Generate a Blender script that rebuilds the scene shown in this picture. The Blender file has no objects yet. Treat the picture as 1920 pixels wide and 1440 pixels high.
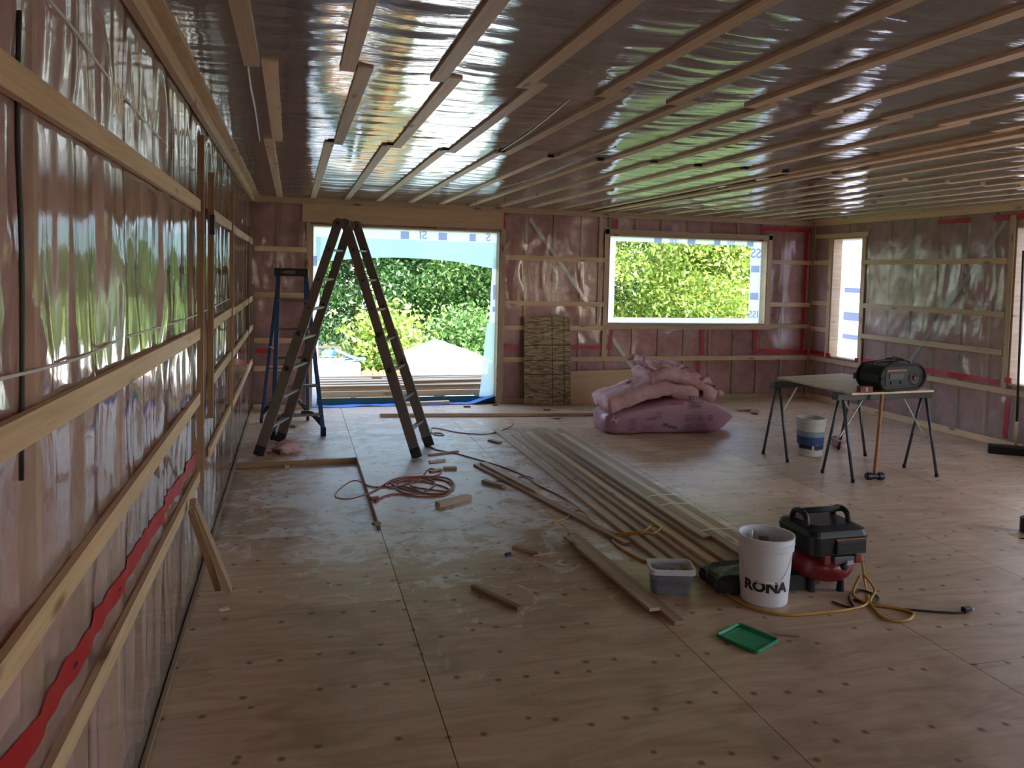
import bpy, bmesh, math, random
import numpy as np
from mathutils import Vector, Matrix
random.seed(7)
SC = bpy.context.scene
COL = SC.collection

# ------------------------------------------------------------------ camera
CAMP = Vector((0.5131, 0.0, 1.7937))
CR = Vector((0.96381, -0.26557, 0.02335)); CU = Vector((-0.00811, 0.05834, 0.99826)); CF = Vector((0.26648, 0.96232, -0.05408))
FOC, PPX, PPY = 1476.66, 960.0, 591.2
cam = bpy.data.cameras.new('camera'); camo = bpy.data.objects.new('camera', cam); COL.objects.link(camo)
m = Matrix((CR, CU, -CF)).transposed().to_4x4(); m.translation = CAMP
camo.matrix_world = m
cam.sensor_width = 36; cam.lens = FOC * 36 / 1920; cam.shift_y = (PPY - 720) / 1920
cam.clip_start = .05; cam.clip_end = 400
SC.camera = camo

# ------------------------------------------------------------------ world, sun, exposure
W = bpy.data.worlds.new('sky'); SC.world = W; W.use_nodes = True
nt = W.node_tree; bg = nt.nodes['Background']
sky = nt.nodes.new('ShaderNodeTexSky'); sky.sky_type = 'NISHITA'; sky.sun_disc = False
SUN_EL, SUN_AZ = math.radians(50), math.radians(146)     # azimuth: the sun stands behind the house, to the right
sky.sun_elevation = SUN_EL; sky.sun_rotation = SUN_AZ
sky.air_density = 1.0; sky.dust_density = 1.5; sky.ozone_density = 1.0
hz0 = nt.nodes.new('ShaderNodeHueSaturation'); hz0.inputs['Saturation'].default_value = .78     # a hazy sky
nt.links.new(sky.outputs[0], hz0.inputs['Color']); nt.links.new(hz0.outputs[0], bg.inputs[0]); bg.inputs[1].default_value = 0.55
sl = bpy.data.lights.new('sun', 'SUN'); sl.energy = 5.0; sl.angle = math.radians(.6); sl.color = (1, .93, .82)
so = bpy.data.objects.new('sun', sl); COL.objects.link(so)
sd = Vector((math.sin(SUN_AZ) * math.cos(SUN_EL), math.cos(SUN_AZ) * math.cos(SUN_EL), math.sin(SUN_EL)))
so.rotation_euler = sd.to_track_quat('Z', 'Y').to_euler(); so.location = (0, -10, 20)
SC.view_settings.view_transform = 'Standard'; SC.view_settings.look = 'None'
SC.view_settings.gamma = 1; SC.view_settings.use_curve_mapping = False
SC.view_settings.exposure = 1.62
SC.cycles.use_denoising = True
SC.cycles.max_bounces = 12; SC.cycles.diffuse_bounces = 8; SC.cycles.transparent_max_bounces = 16
SC.cycles.sample_clamp_indirect = 8

# ------------------------------------------------------------------ room size and projections onto its planes
D, WID, H = 10.32, 8.08, 2.684
Y0 = -4.5
def ray(px, py): return CF + CR * ((px - PPX) / FOC) - CU * ((py - PPY) / FOC)
def on(ax, v, px, py):
    d = ray(px, py); t = (v - CAMP[ax]) / d[ax]; return CAMP + d * t
def FL(px, py, z=0.): return on(2, z, px, py)
def BK(px, py, v=D): return on(1, v, px, py)
def LW(px, py, v=0.): return on(0, v, px, py)
def RW(px, py, v=WID): return on(0, v, px, py)

# ------------------------------------------------------------------ helpers
ORG = {}
def props(o, label=None, cat=None, group=None, kind=None):
    if label: o['label'] = label
    if cat: o['category'] = cat
    if group: o['group'] = group
    if kind: o['kind'] = kind
    return o
def empty(name, loc, label=None, cat=None, group=None, kind=None):
    o = bpy.data.objects.new(name, None); COL.objects.link(o); o.location = loc; o.empty_display_size = .1
    ORG[o.name] = Vector(loc); return props(o, label, cat, group, kind)
def link(name, V, F, mat, parent=None, smooth=False, label=None, cat=None, group=None, kind=None, bevel=0, mats=None, fm=None):
    V = np.asarray(V, dtype=float)
    if parent is not None: org = ORG[parent.name]
    else:
        mn, mx = V.min(0), V.max(0); org = Vector(((mn[0] + mx[0]) / 2, (mn[1] + mx[1]) / 2, mn[2]))
    me = bpy.data.meshes.new(name); me.from_pydata((V - np.array(org)).tolist(), [], F)
    for mm in (mats or [mat]): me.materials.append(mm)
    if fm is not None: me.polygons.foreach_set('material_index', fm)
    if smooth: me.polygons.foreach_set('use_smooth', [True] * len(me.polygons))
    o = bpy.data.objects.new(name, me); COL.objects.link(o)
    if parent is not None: o.parent = parent
    else: o.location = org
    ORG[o.name] = org
    if bevel:
        b = o.modifiers.new('edge', 'BEVEL'); b.width = bevel; b.segments = 2; b.limit_method = 'ANGLE'
    return props(o, label, cat, group, kind)
class MB:
    def __init__(s): s.v = []; s.f = []
    def add(s, V, F):
        k = len(s.v); s.v += [tuple(v) for v in V]; s.f += [tuple(i + k for i in f) for f in F]; return s
    def box(s, a, b):
        x0, y0, z0 = a; x1, y1, z1 = b
        return s.add([(x0,y0,z0),(x1,y0,z0),(x1,y1,z0),(x0,y1,z0),(x0,y0,z1),(x1,y0,z1),(x1,y1,z1),(x0,y1,z1)],
                     [(3,2,1,0),(4,5,6,7),(0,1,5,4),(1,2,6,5),(2,3,7,6),(3,0,4,7)])
    def bar(s, p0, p1, w, h, up=(0,0,1), w1=None, h1=None):
        p0, p1 = Vector(p0), Vector(p1); d = (p1 - p0).normalized(); up = Vector(up)
        a = d.cross(up)
        if a.length < 1e-4: a = d.cross(Vector((0,1,0)))
        a.normalize(); b = a.cross(d).normalized(); V = []
        for p, ww, hh in ((p0, w, h), (p1, w1 or w, h1 or h)):
            for sx, sy in ((-1,-1),(1,-1),(1,1),(-1,1)): V.append(p + a * (sx * ww / 2) + b * (sy * hh / 2))
        return s.add(V, [(0,1,2,3),(7,6,5,4),(0,4,5,1),(1,5,6,2),(2,6,7,3),(3,7,4,0)])
    def tube(s, pts, r, n=8, closed=False, cap=True):
        pts = [Vector(p) for p in pts]; N = len(pts); V = []; F = []
        nrm = None
        for i, p in enumerate(pts):
            t = (pts[(i + 1) % N] - pts[i - 1]) if closed else (pts[min(i + 1, N - 1)] - pts[max(i - 1, 0)])
            if t.length < 1e-9: t = Vector((0, 0, 1))
            t.normalize()
            if nrm is None:
                nrm = t.cross(Vector((0,0,1)))
                if nrm.length < 1e-3: nrm = t.cross(Vector((0,1,0)))
            nrm = (nrm - t * nrm.dot(t)).normalized(); bn = t.cross(nrm)
            rr = r[i] if isinstance(r, (list, tuple)) else r
            for k in range(n):
                a = 2 * math.pi * k / n; V.append(p + nrm * (rr * math.cos(a)) + bn * (rr * math.sin(a)))
        M = N if closed else N - 1
        for i in range(M):
            j = (i + 1) % N
            for k in range(n): F.append((i*n+k, i*n+(k+1)%n, j*n+(k+1)%n, j*n+k))
        if cap and not closed: F += [tuple(range(n))[::-1], tuple((N-1)*n + k for k in range(n))]
        return s.add(V, F)
    def lathe(s, c, prof, n=32, axis=(0,0,1), cap=True):
        ax = Vector(axis).normalized(); c = Vector(c)
        a = ax.cross(Vector((0,1,0)) if abs(ax.y) < .9 else Vector((1,0,0))).normalized(); b = ax.cross(a); V = []; F = []
        for r, z in prof:
            for k in range(n):
                t = 2 * math.pi * k / n; V.append(c + ax * z + a * (r * math.cos(t)) + b * (r * math.sin(t)))
        for i in range(len(prof) - 1):
            for k in range(n): F.append((i*n+k, i*n+(k+1)%n, (i+1)*n+(k+1)%n, (i+1)*n+k))
        if cap: F += [tuple(range(n))[::-1], tuple((len(prof)-1)*n + k for k in range(n))]
        return s.add(V, F)
    def prism(s, poly, off):
        off = Vector(off); P = [Vector(p) for p in poly]; n = len(P)
        return s.add(P + [p + off for p in P], [tuple(range(n))[::-1], tuple(range(n, 2*n))] + [(i, (i+1)%n, (i+1)%n+n, i+n) for i in range(n)])
    def quad(s, a, b, c, d): return s.add([a, b, c, d], [(0,1,2,3)])
    def build(s, name, mat, parent=None, **k): return link(name, s.v, s.f, mat, parent, **k)
PM = {}
def plank(name, p0, p1, w, t, mat, parent=None, up=(0,0,1), label=None, cat=None, group=None, kind=None, ends=None):
    """A board from p0 to p1: its own object, local X along the grain, w across, t along up."""
    p0, p1 = Vector(p0), Vector(p1); d = p1 - p0; L = d.length; d.normalize(); up = Vector(up)
    a = d.cross(up)
    if a.length < 1e-4: a = d.cross(Vector((0,1,0)))
    a.normalize(); b = a.cross(d).normalized()
    key = (name, round(L, 3), round(w, 4), round(t, 4), mat.name)
    me = PM.get(key)
    if me is None:
        e = min(.0025, w / 8, t / 8); q = MB()
        for x, k in ((-L/2, e), (-L/2 + e, 0), (L/2 - e, 0), (L/2, e)):
            yy, zz = w/2 - k, t/2 - k
            q.v += [(x,-yy,-zz),(x,yy,-zz),(x,yy,zz),(x,-yy,zz)]
        for i in range(3):
            for k in range(4): q.f.append((i*4+k, (i+1)*4+k, (i+1)*4+(k+1)%4, i*4+(k+1)%4))
        q.f += [(0,1,2,3), (15,14,13,12)]
        me = bpy.data.meshes.new(name); me.from_pydata(q.v, [], q.f); me.materials.append(mat); PM[key] = me
    o = bpy.data.objects.new(name, me); COL.objects.link(o)
    c = (p0 + p1) / 2
    if parent is not None: o.parent = parent; c = c - ORG[parent.name]
    M = Matrix((d, -a, b)).transposed().to_4x4()
    if M.to_3x3().determinant() < 0: M = Matrix((d, a, b)).transposed().to_4x4()
    M.translation = c; o.matrix_local = M
    return props(o, label, cat, group, kind)
def spline(P, n=8, closed=False):
    P = [Vector(p) for p in P]; N = len(P); out = []
    for i in range(N if closed else N - 1):
        g = (lambda k: P[k % N]) if closed else (lambda k: P[max(0, min(N - 1, k))])
        a, b, c, d = g(i-1), g(i), g(i+1), g(i+2)
        for k in range(n):
            t = k / n
            out.append(.5 * ((2*b) + (c - a) * t + (2*a - 5*b + 4*c - d) * t*t + (3*b - a - 3*c + d) * t**3))
    if not closed: out.append(P[-1])
    return out
def text_mesh(s, size, extrude=0.0, bold=.02):
    cu = bpy.data.curves.new('text', 'FONT'); cu.body = s; cu.size = size; cu.extrude = extrude; cu.align_x = 'CENTER'; cu.align_y = 'CENTER'
    cu.offset = size * bold; cu.resolution_u = 3
    o = bpy.data.objects.new('text', cu); COL.objects.link(o)
    bpy.context.view_layer.update()
    me = bpy.data.meshes.new_from_object(o.evaluated_get(bpy.context.evaluated_depsgraph_get()))
    V = [v.co.copy() for v in me.vertices]; F = [tuple(p.vertices) for p in me.polygons]
    bpy.data.objects.remove(o); bpy.data.curves.remove(cu); bpy.data.meshes.remove(me)
    return V, F
# smooth value noise on arrays
_T = np.random.RandomState(3).rand(256, 256) * 2 - 1
def vn(u, v, seed=0):
    u = np.asarray(u, float) + seed * 17.31; v = np.asarray(v, float) + seed * 7.77
    iu, iv = np.floor(u).astype(int), np.floor(v).astype(int); fu, fv = u - iu, v - iv
    fu = fu*fu*fu*(fu*(fu*6-15)+10); fv = fv*fv*fv*(fv*(fv*6-15)+10)
    g = lambda a, b: _T[a & 255, b & 255]
    return (g(iu,iv)*(1-fu)+g(iu+1,iv)*fu)*(1-fv) + (g(iu,iv+1)*(1-fu)+g(iu+1,iv+1)*fu)*fv

# ------------------------------------------------------------------ materials
def newmat(name):
    mt = bpy.data.materials.new(name); mt.use_nodes = True; t = mt.node_tree; t.nodes.clear()
    out = t.nodes.new('ShaderNodeOutputMaterial'); return mt, t, out
def nd(t, typ, **k):
    n = t.nodes.new(typ)
    for a, b in k.items():
        if a.startswith('i_'):
            key = a[2:]; key = int(key) if key.isdigit() else key
            n.inputs[key].default_value = b
        else: setattr(n, a, b)
    return n
def plain(name, col, rough=.6, metal=0., noise=.0, nscale=20, spec=.5, bump=0.):
    mt, t, out = newmat(name); p = nd(t, 'ShaderNodeBsdfPrincipled'); p.inputs['Roughness'].default_value = rough
    p.inputs['Metallic'].default_value = metal; p.inputs['Specular IOR Level'].default_value = spec
    p.inputs['Base Color'].default_value = (*col, 1)
    if noise or bump:
        tc = nd(t, 'ShaderNodeTexCoord'); n = nd(t, 'ShaderNodeTexNoise', i_Scale=nscale, i_Detail=4.)
        t.links.new(tc.outputs['Object'], n.inputs['Vector'])
        if noise:
            mx = nd(t, 'ShaderNodeMix', data_type='RGBA'); mx.inputs[6].default_value = (*[c * (1 - noise) for c in col], 1); mx.inputs[7].default_value = (*[min(1, c * (1 + noise)) for c in col], 1)
            t.links.new(n.outputs[0], mx.inputs[0]); t.links.new(mx.outputs[2], p.inputs['Base Color'])
        if bump:
            b = nd(t, 'ShaderNodeBump', i_Strength=bump, i_Distance=.01); t.links.new(n.outputs[0], b.inputs['Height']); t.links.new(b.outputs[0], p.inputs['Normal'])
    t.links.new(p.outputs[0], out.inputs[0]); return mt
def wood(name, c1, c2, rough=.55, knots=True, grain=30, vary=.25):
    mt, t, out = newmat(name); p = nd(t, 'ShaderNodeBsdfPrincipled', i_Roughness=rough)
    tc = nd(t, 'ShaderNodeTexCoord'); oi = nd(t, 'ShaderNodeObjectInfo')
    ad = nd(t, 'ShaderNodeVectorMath', operation='ADD'); cm = nd(t, 'ShaderNodeCombineXYZ'); mu = nd(t, 'ShaderNodeMath', operation='MULTIPLY', i_1=37.)
    t.links.new(oi.outputs['Random'], mu.inputs[0]); t.links.new(mu.outputs[0], cm.inputs[0]); t.links.new(mu.outputs[0], cm.inputs[1])
    t.links.new(tc.outputs['Object'], ad.inputs[0]); t.links.new(cm.outputs[0], ad.inputs[1])
    mp = nd(t, 'ShaderNodeMapping'); mp.inputs['Scale'].default_value = (1.2, grain, grain); t.links.new(ad.outputs[0], mp.inputs[0])
    n = nd(t, 'ShaderNodeTexNoise', i_Scale=1.5, i_Detail=5., i_Roughness=.6, i_Distortion=.6); t.links.new(mp.outputs[0], n.inputs['Vector'])
    mx = nd(t, 'ShaderNodeMix', data_type='RGBA'); mx.inputs[6].default_value = (*c1, 1); mx.inputs[7].default_value = (*c2, 1)
    cr = nd(t, 'ShaderNodeMapRange', i_1=.3, i_2=.7); t.links.new(n.outputs[0], cr.inputs[0]); t.links.new(cr.outputs[0], mx.inputs[0])
    hv = nd(t, 'ShaderNodeHueSaturation'); mr = nd(t, 'ShaderNodeMapRange', i_3=1 - vary, i_4=1 + vary); t.links.new(oi.outputs['Random'], mr.inputs[0]); t.links.new(mr.outputs[0], hv.inputs['Value'])
    last = mx.outputs[2]
    if knots:
        mk = nd(t, 'ShaderNodeMapping'); mk.inputs['Scale'].default_value = (2.6, 9, 9); t.links.new(ad.outputs[0], mk.inputs[0])
        vo = nd(t, 'ShaderNodeTexVoronoi', i_Scale=1.); t.links.new(mk.outputs[0], vo.inputs['Vector'])
        kr = nd(t, 'ShaderNodeMapRange', i_1=.07, i_2=.20, i_3=.8, i_4=0.); t.links.new(vo.outputs['Distance'], kr.inputs[0])
        m2 = nd(t, 'ShaderNodeMix', data_type='RGBA'); m2.inputs[7].default_value = (c1[0]*.3, c1[1]*.22, c1[2]*.18, 1)
        t.links.new(kr.outputs[0], m2.inputs[0]); t.links.new(last, m2.inputs[6]); last = m2.outputs[2]
    t.links.new(last, hv.inputs['Color']); t.links.new(hv.outputs[0], p.inputs['Base Color'])
    b = nd(t, 'ShaderNodeBump', i_Strength=.15, i_Distance=.004); t.links.new(n.outputs[0], b.inputs['Height']); t.links.new(b.outputs[0], p.inputs['Normal'])
    t.links.new(p.outputs[0], out.inputs[0]); return mt
def poly(name, ior=1.5, rough=.1, haze=.15, hazecol=(.8,.76,.74), bump=.25, bs=(6,60,6), gain=1.3):
    """clear polyethylene vapour barrier: see-through, a little milky, mirror-like at grazing angles"""
    mt, t, out = newmat(name)
    tc = nd(t, 'ShaderNodeTexCoord'); mp = nd(t, 'ShaderNodeMapping'); mp.inputs['Scale'].default_value = bs; t.links.new(tc.outputs['Object'], mp.inputs[0])
    n = nd(t, 'ShaderNodeTexNoise', i_Scale=1., i_Detail=4., i_Roughness=.6); t.links.new(mp.outputs[0], n.inputs['Vector'])
    b = nd(t, 'ShaderNodeBump', i_Strength=bump, i_Distance=.01); t.links.new(n.outputs[0], b.inputs['Height'])
    fr = nd(t, 'ShaderNodeFresnel', i_IOR=ior); t.links.new(b.outputs[0], fr.inputs['Normal'])
    mu = nd(t, 'ShaderNodeMath', operation='MULTIPLY', i_1=gain, use_clamp=True); t.links.new(fr.outputs[0], mu.inputs[0])
    gl = nd(t, 'ShaderNodeBsdfGlossy', i_Roughness=rough); t.links.new(b.outputs[0], gl.inputs['Normal'])
    tr = nd(t, 'ShaderNodeBsdfTransparent'); tr.inputs[0].default_value = (.95,.94,.93,1)
    df = nd(t, 'ShaderNodeBsdfDiffuse'); df.inputs[0].default_value = (*hazecol, 1)
    m1 = nd(t, 'ShaderNodeMixShader', i_0=haze); t.links.new(tr.outputs[0], m1.inputs[1]); t.links.new(df.outputs[0], m1.inputs[2])
    m2 = nd(t, 'ShaderNodeMixShader'); t.links.new(mu.outputs[0], m2.inputs[0]); t.links.new(m1.outputs[0], m2.inputs[1]); t.links.new(gl.outputs[0], m2.inputs[2])
    t.links.new(m2.outputs[0], out.inputs[0]); return mt
def film(name, col=(.8,.85,.9), trans=.25, gloss=.06):
    """milky window film and house wrap"""
    mt, t, out = newmat(name)
    tl = nd(t, 'ShaderNodeBsdfTranslucent'); tl.inputs[0].default_value = (*col, 1)
    tr = nd(t, 'ShaderNodeBsdfTransparent'); tr.inputs[0].default_value = (*col, 1)
    df = nd(t, 'ShaderNodeBsdfDiffuse'); df.inputs[0].default_value = (*col, 1)
    gl = nd(t, 'ShaderNodeBsdfGlossy', i_Roughness=.2)
    m0 = nd(t, 'ShaderNodeMixShader', i_0=.25); t.links.new(tl.outputs[0], m0.inputs[1]); t.links.new(df.outputs[0], m0.inputs[2])
    m1 = nd(t, 'ShaderNodeMixShader', i_0=trans); t.links.new(m0.outputs[0], m1.inputs[1]); t.links.new(tr.outputs[0], m1.inputs[2])
    m2 = nd(t, 'ShaderNodeMixShader', i_0=gloss); t.links.new(m1.outputs[0], m2.inputs[1]); t.links.new(gl.outputs[0], m2.inputs[2])
    t.links.new(m2.outputs[0], out.inputs[0]); return mt
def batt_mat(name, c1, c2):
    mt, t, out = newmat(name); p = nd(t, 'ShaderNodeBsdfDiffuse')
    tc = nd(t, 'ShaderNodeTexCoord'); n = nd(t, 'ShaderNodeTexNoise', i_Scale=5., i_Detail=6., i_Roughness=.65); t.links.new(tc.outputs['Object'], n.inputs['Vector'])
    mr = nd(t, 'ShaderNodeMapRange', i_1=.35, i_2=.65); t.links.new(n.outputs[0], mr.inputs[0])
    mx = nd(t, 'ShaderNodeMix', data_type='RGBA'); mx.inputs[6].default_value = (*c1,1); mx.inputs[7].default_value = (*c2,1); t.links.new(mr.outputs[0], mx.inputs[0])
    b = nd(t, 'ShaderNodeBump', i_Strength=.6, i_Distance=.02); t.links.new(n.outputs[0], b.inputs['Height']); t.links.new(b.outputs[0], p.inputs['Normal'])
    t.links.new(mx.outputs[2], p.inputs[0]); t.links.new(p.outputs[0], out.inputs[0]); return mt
def ply_floor(name):
    """rough plywood: veneer figure, rows of sunk screws, dusty patches"""
    mt, t, out = newmat(name); p = nd(t, 'ShaderNodeBsdfPrincipled', i_Roughness=.5)
    g = nd(t, 'ShaderNodeNewGeometry'); oi = nd(t, 'ShaderNodeObjectInfo')
    mp = nd(t, 'ShaderNodeMapping'); mp.inputs['Scale'].default_value = (1.2, 6., 1.); t.links.new(g.outputs['Position'], mp.inputs[0])
    n = nd(t, 'ShaderNodeTexNoise', i_Scale=1.6, i_Detail=6., i_Roughness=.62, i_Distortion=1.2); t.links.new(mp.outputs[0], n.inputs['Vector'])
    mr = nd(t, 'ShaderNodeMapRange', i_1=.32, i_2=.7); t.links.new(n.outputs[0], mr.inputs[0])
    mx = nd(t, 'ShaderNodeMix', data_type='RGBA'); mx.inputs[6].default_value = (.42,.275,.165,1); mx.inputs[7].default_value = (.67,.495,.335,1); t.links.new(mr.outputs[0], mx.inputs[0])
    hv = nd(t, 'ShaderNodeHueSaturation'); r2 = nd(t, 'ShaderNodeMapRange', i_3=.85, i_4=1.12); t.links.new(oi.outputs['Random'], r2.inputs[0]); t.links.new(r2.outputs[0], hv.inputs['Value']); t.links.new(mx.outputs[2], hv.inputs['Color'])
    last = hv.outputs[0]
    # weathered grey-white patches (dried mud and dust) around the work area
    n2 = nd(t, 'ShaderNodeTexNoise', i_Scale=4.2, i_Detail=7., i_Roughness=.7, i_Distortion=1.0); t.links.new(g.outputs['Position'], n2.inputs['Vector'])
    dc = nd(t, 'ShaderNodeVectorMath', operation='DISTANCE'); sc_ = nd(t, 'ShaderNodeVectorMath', operation='MULTIPLY'); sc_.inputs[1].default_value = (1, .72, 0); t.links.new(g.outputs['Position'], sc_.inputs[0])
    t.links.new(sc_.outputs[0], dc.inputs[0]); dc.inputs[1].default_value = (1.6, 4.9, 0)
    a1 = nd(t, 'ShaderNodeMapRange', i_1=.6, i_2=2.9, i_3=.20, i_4=-.1, clamp=True); t.links.new(dc.outputs['Value'], a1.inputs[0])
    s1 = nd(t, 'ShaderNodeMath', operation='ADD'); t.links.new(n2.outputs[0], s1.inputs[0]); t.links.new(a1.outputs[0], s1.inputs[1])
    k1 = nd(t, 'ShaderNodeMapRange', i_1=.57, i_2=.66, i_3=0., i_4=.85); t.links.new(s1.outputs[0], k1.inputs[0])
    m3 = nd(t, 'ShaderNodeMix', data_type='RGBA'); m3.inputs[7].default_value = (.74,.72,.70,1); t.links.new(k1.outputs[0], m3.inputs[0]); t.links.new(last, m3.inputs[6]); last = m3.outputs[2]
    # brown stains
    n3 = nd(t, 'ShaderNodeTexNoise', i_Scale=2.1, i_Detail=5., i_Roughness=.6); 
    o3 = nd(t, 'ShaderNodeVectorMath', operation='ADD'); o3.inputs[1].default_value = (31, 7, 3); t.links.new(g.outputs['Position'], o3.inputs[0]); t.links.new(o3.outputs[0], n3.inputs['Vector'])
    k3 = nd(t, 'ShaderNodeMapRange', i_1=.50, i_2=.70, i_3=0., i_4=.6); t.links.new(n3.outputs[0], k3.inputs[0])
    m4 = nd(t, 'ShaderNodeMix', data_type='RGBA'); m4.inputs[7].default_value = (.27,.17,.09,1); t.links.new(k3.outputs[0], m4.inputs[0]); t.links.new(last, m4.inputs[6]); last = m4.outputs[2]
    # screws in rows over the joists
    for (sx, sy, rad, seed) in ((.15, .405, .011, 0.), (.37, .31, .009, 5.3)):
        q = nd(t, 'ShaderNodeVectorMath', operation='MULTIPLY'); q.inputs[1].default_value = (1/sx, 1/sy, 0)
        of = nd(t, 'ShaderNodeVectorMath', operation='ADD'); of.inputs[1].default_value = (seed, seed*.7, 0); t.links.new(g.outputs['Position'], q.inputs[0]); t.links.new(q.outputs[0], of.inputs[0])
        vo = nd(t, 'ShaderNodeTexVoronoi', voronoi_dimensions='2D', i_Scale=1.); vo.inputs['Randomness'].default_value = .3; t.links.new(of.outputs[0], vo.inputs['Vector'])
        df = nd(t, 'ShaderNodeVectorMath', operation='SUBTRACT'); t.links.new(vo.outputs['Position'], df.inputs[0]); t.links.new(of.outputs[0], df.inputs[1])
        ml = nd(t, 'ShaderNodeVectorMath', operation='MULTIPLY'); ml.inputs[1].default_value = (sx, sy, 0); t.links.new(df.outputs[0], ml.inputs[0])
        ln = nd(t, 'ShaderNodeVectorMath', operation='LENGTH'); t.links.new(ml.outputs[0], ln.inputs[0])
        kk = nd(t, 'ShaderNodeMapRange', i_1=rad*.55, i_2=rad*1.9, i_3=.85, i_4=0.); t.links.new(ln.outputs['Value'], kk.inputs[0])
        # some screws are missing
        gt = nd(t, 'ShaderNodeSeparateColor'); t.links.new(vo.outputs['Color'], gt.inputs[0])
        g2 = nd(t, 'ShaderNodeMath', operation='GREATER_THAN', i_1=.22 if seed == 0 else .6); t.links.new(gt.outputs[0], g2.inputs[0])
        g3 = nd(t, 'ShaderNodeMath', operation='MULTIPLY'); t.links.new(g2.outputs[0], g3.inputs[0]); t.links.new(kk.outputs[0], g3.inputs[1])
        mm = nd(t, 'ShaderNodeMix', data_type='RGBA'); mm.inputs[7].default_value = (.08,.045,.022,1); t.links.new(g3.outputs[0], mm.inputs[0]); t.links.new(last, mm.inputs[6]); last = mm.outputs[2]
    t.links.new(last, p.inputs['Base Color'])
    b = nd(t, 'ShaderNodeBump', i_Strength=.35, i_Distance=.006); t.links.new(n2.outputs[0], b.inputs['Height']); t.links.new(b.outputs[0], p.inputs['Normal'])
    ro = nd(t, 'ShaderNodeMapRange', i_3=.33, i_4=.52); t.links.new(n.outputs[0], ro.inputs[0]); t.links.new(ro.outputs[0], p.inputs['Roughness'])
    t.links.new(p.outputs[0], out.inputs[0]); return mt
def osb_mat(name):
    mt, t, out = newmat(name); p = nd(t, 'ShaderNodeBsdfPrincipled', i_Roughness=.6)
    tc = nd(t, 'ShaderNodeTexCoord'); n0 = nd(t, 'ShaderNodeTexNoise', i_Scale=7., i_Detail=2.); t.links.new(tc.outputs['Object'], n0.inputs['Vector'])
    mp = nd(t, 'ShaderNodeMapping'); mp.inputs['Scale'].default_value = (6, 6, 34)
    ad = nd(t, 'ShaderNodeMix', data_type='VECTOR'); ad.inputs[0].default_value = .03; t.links.new(tc.outputs['Object'], ad.inputs[4]); t.links.new(n0.outputs[1], ad.inputs[5])
    t.links.new(ad.outputs[1], mp.inputs[0])
    v = nd(t, 'ShaderNodeTexVoronoi', i_Scale=2.2); t.links.new(mp.outputs[0], v.inputs['Vector'])
    cr = nd(t, 'ShaderNodeValToRGB'); e = cr.color_ramp.elements; e[0].color = (.13,.085,.04,1); e[1].color = (.50,.37,.20,1); x = cr.color_ramp.elements.new(.5); x.color = (.32,.22,.11,1)
    s = nd(t, 'ShaderNodeSeparateColor'); t.links.new(v.outputs['Color'], s.inputs[0]); t.links.new(s.outputs[0], cr.inputs[0])
    t.links.new(cr.outputs[0], p.inputs['Base Color']); t.links.new(p.outputs[0], out.inputs[0]); return mt
def leaf(name, c1, c2):
    mt, t, out = newmat(name); g = nd(t, 'ShaderNodeNewGeometry')
    mx = nd(t, 'ShaderNodeMix', data_type='RGBA'); mx.inputs[6].default_value = (*c1,1); mx.inputs[7].default_value = (*c2,1); t.links.new(g.outputs['Random Per Island'], mx.inputs[0])
    d = nd(t, 'ShaderNodeBsdfDiffuse'); tl = nd(t, 'ShaderNodeBsdfTranslucent'); gl = nd(t, 'ShaderNodeBsdfGlossy', i_Roughness=.45)
    t.links.new(mx.outputs[2], d.inputs[0]); t.links.new(mx.outputs[2], tl.inputs[0])
    a = nd(t, 'ShaderNodeMixShader', i_0=.4); t.links.new(d.outputs[0], a.inputs[1]); t.links.new(tl.outputs[0], a.inputs[2])
    b = nd(t, 'ShaderNodeMixShader', i_0=.05); t.links.new(a.outputs[0], b.inputs[1]); t.links.new(gl.outputs[0], b.inputs[2])
    t.links.new(b.outputs[0], out.inputs[0]); return mt
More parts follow.
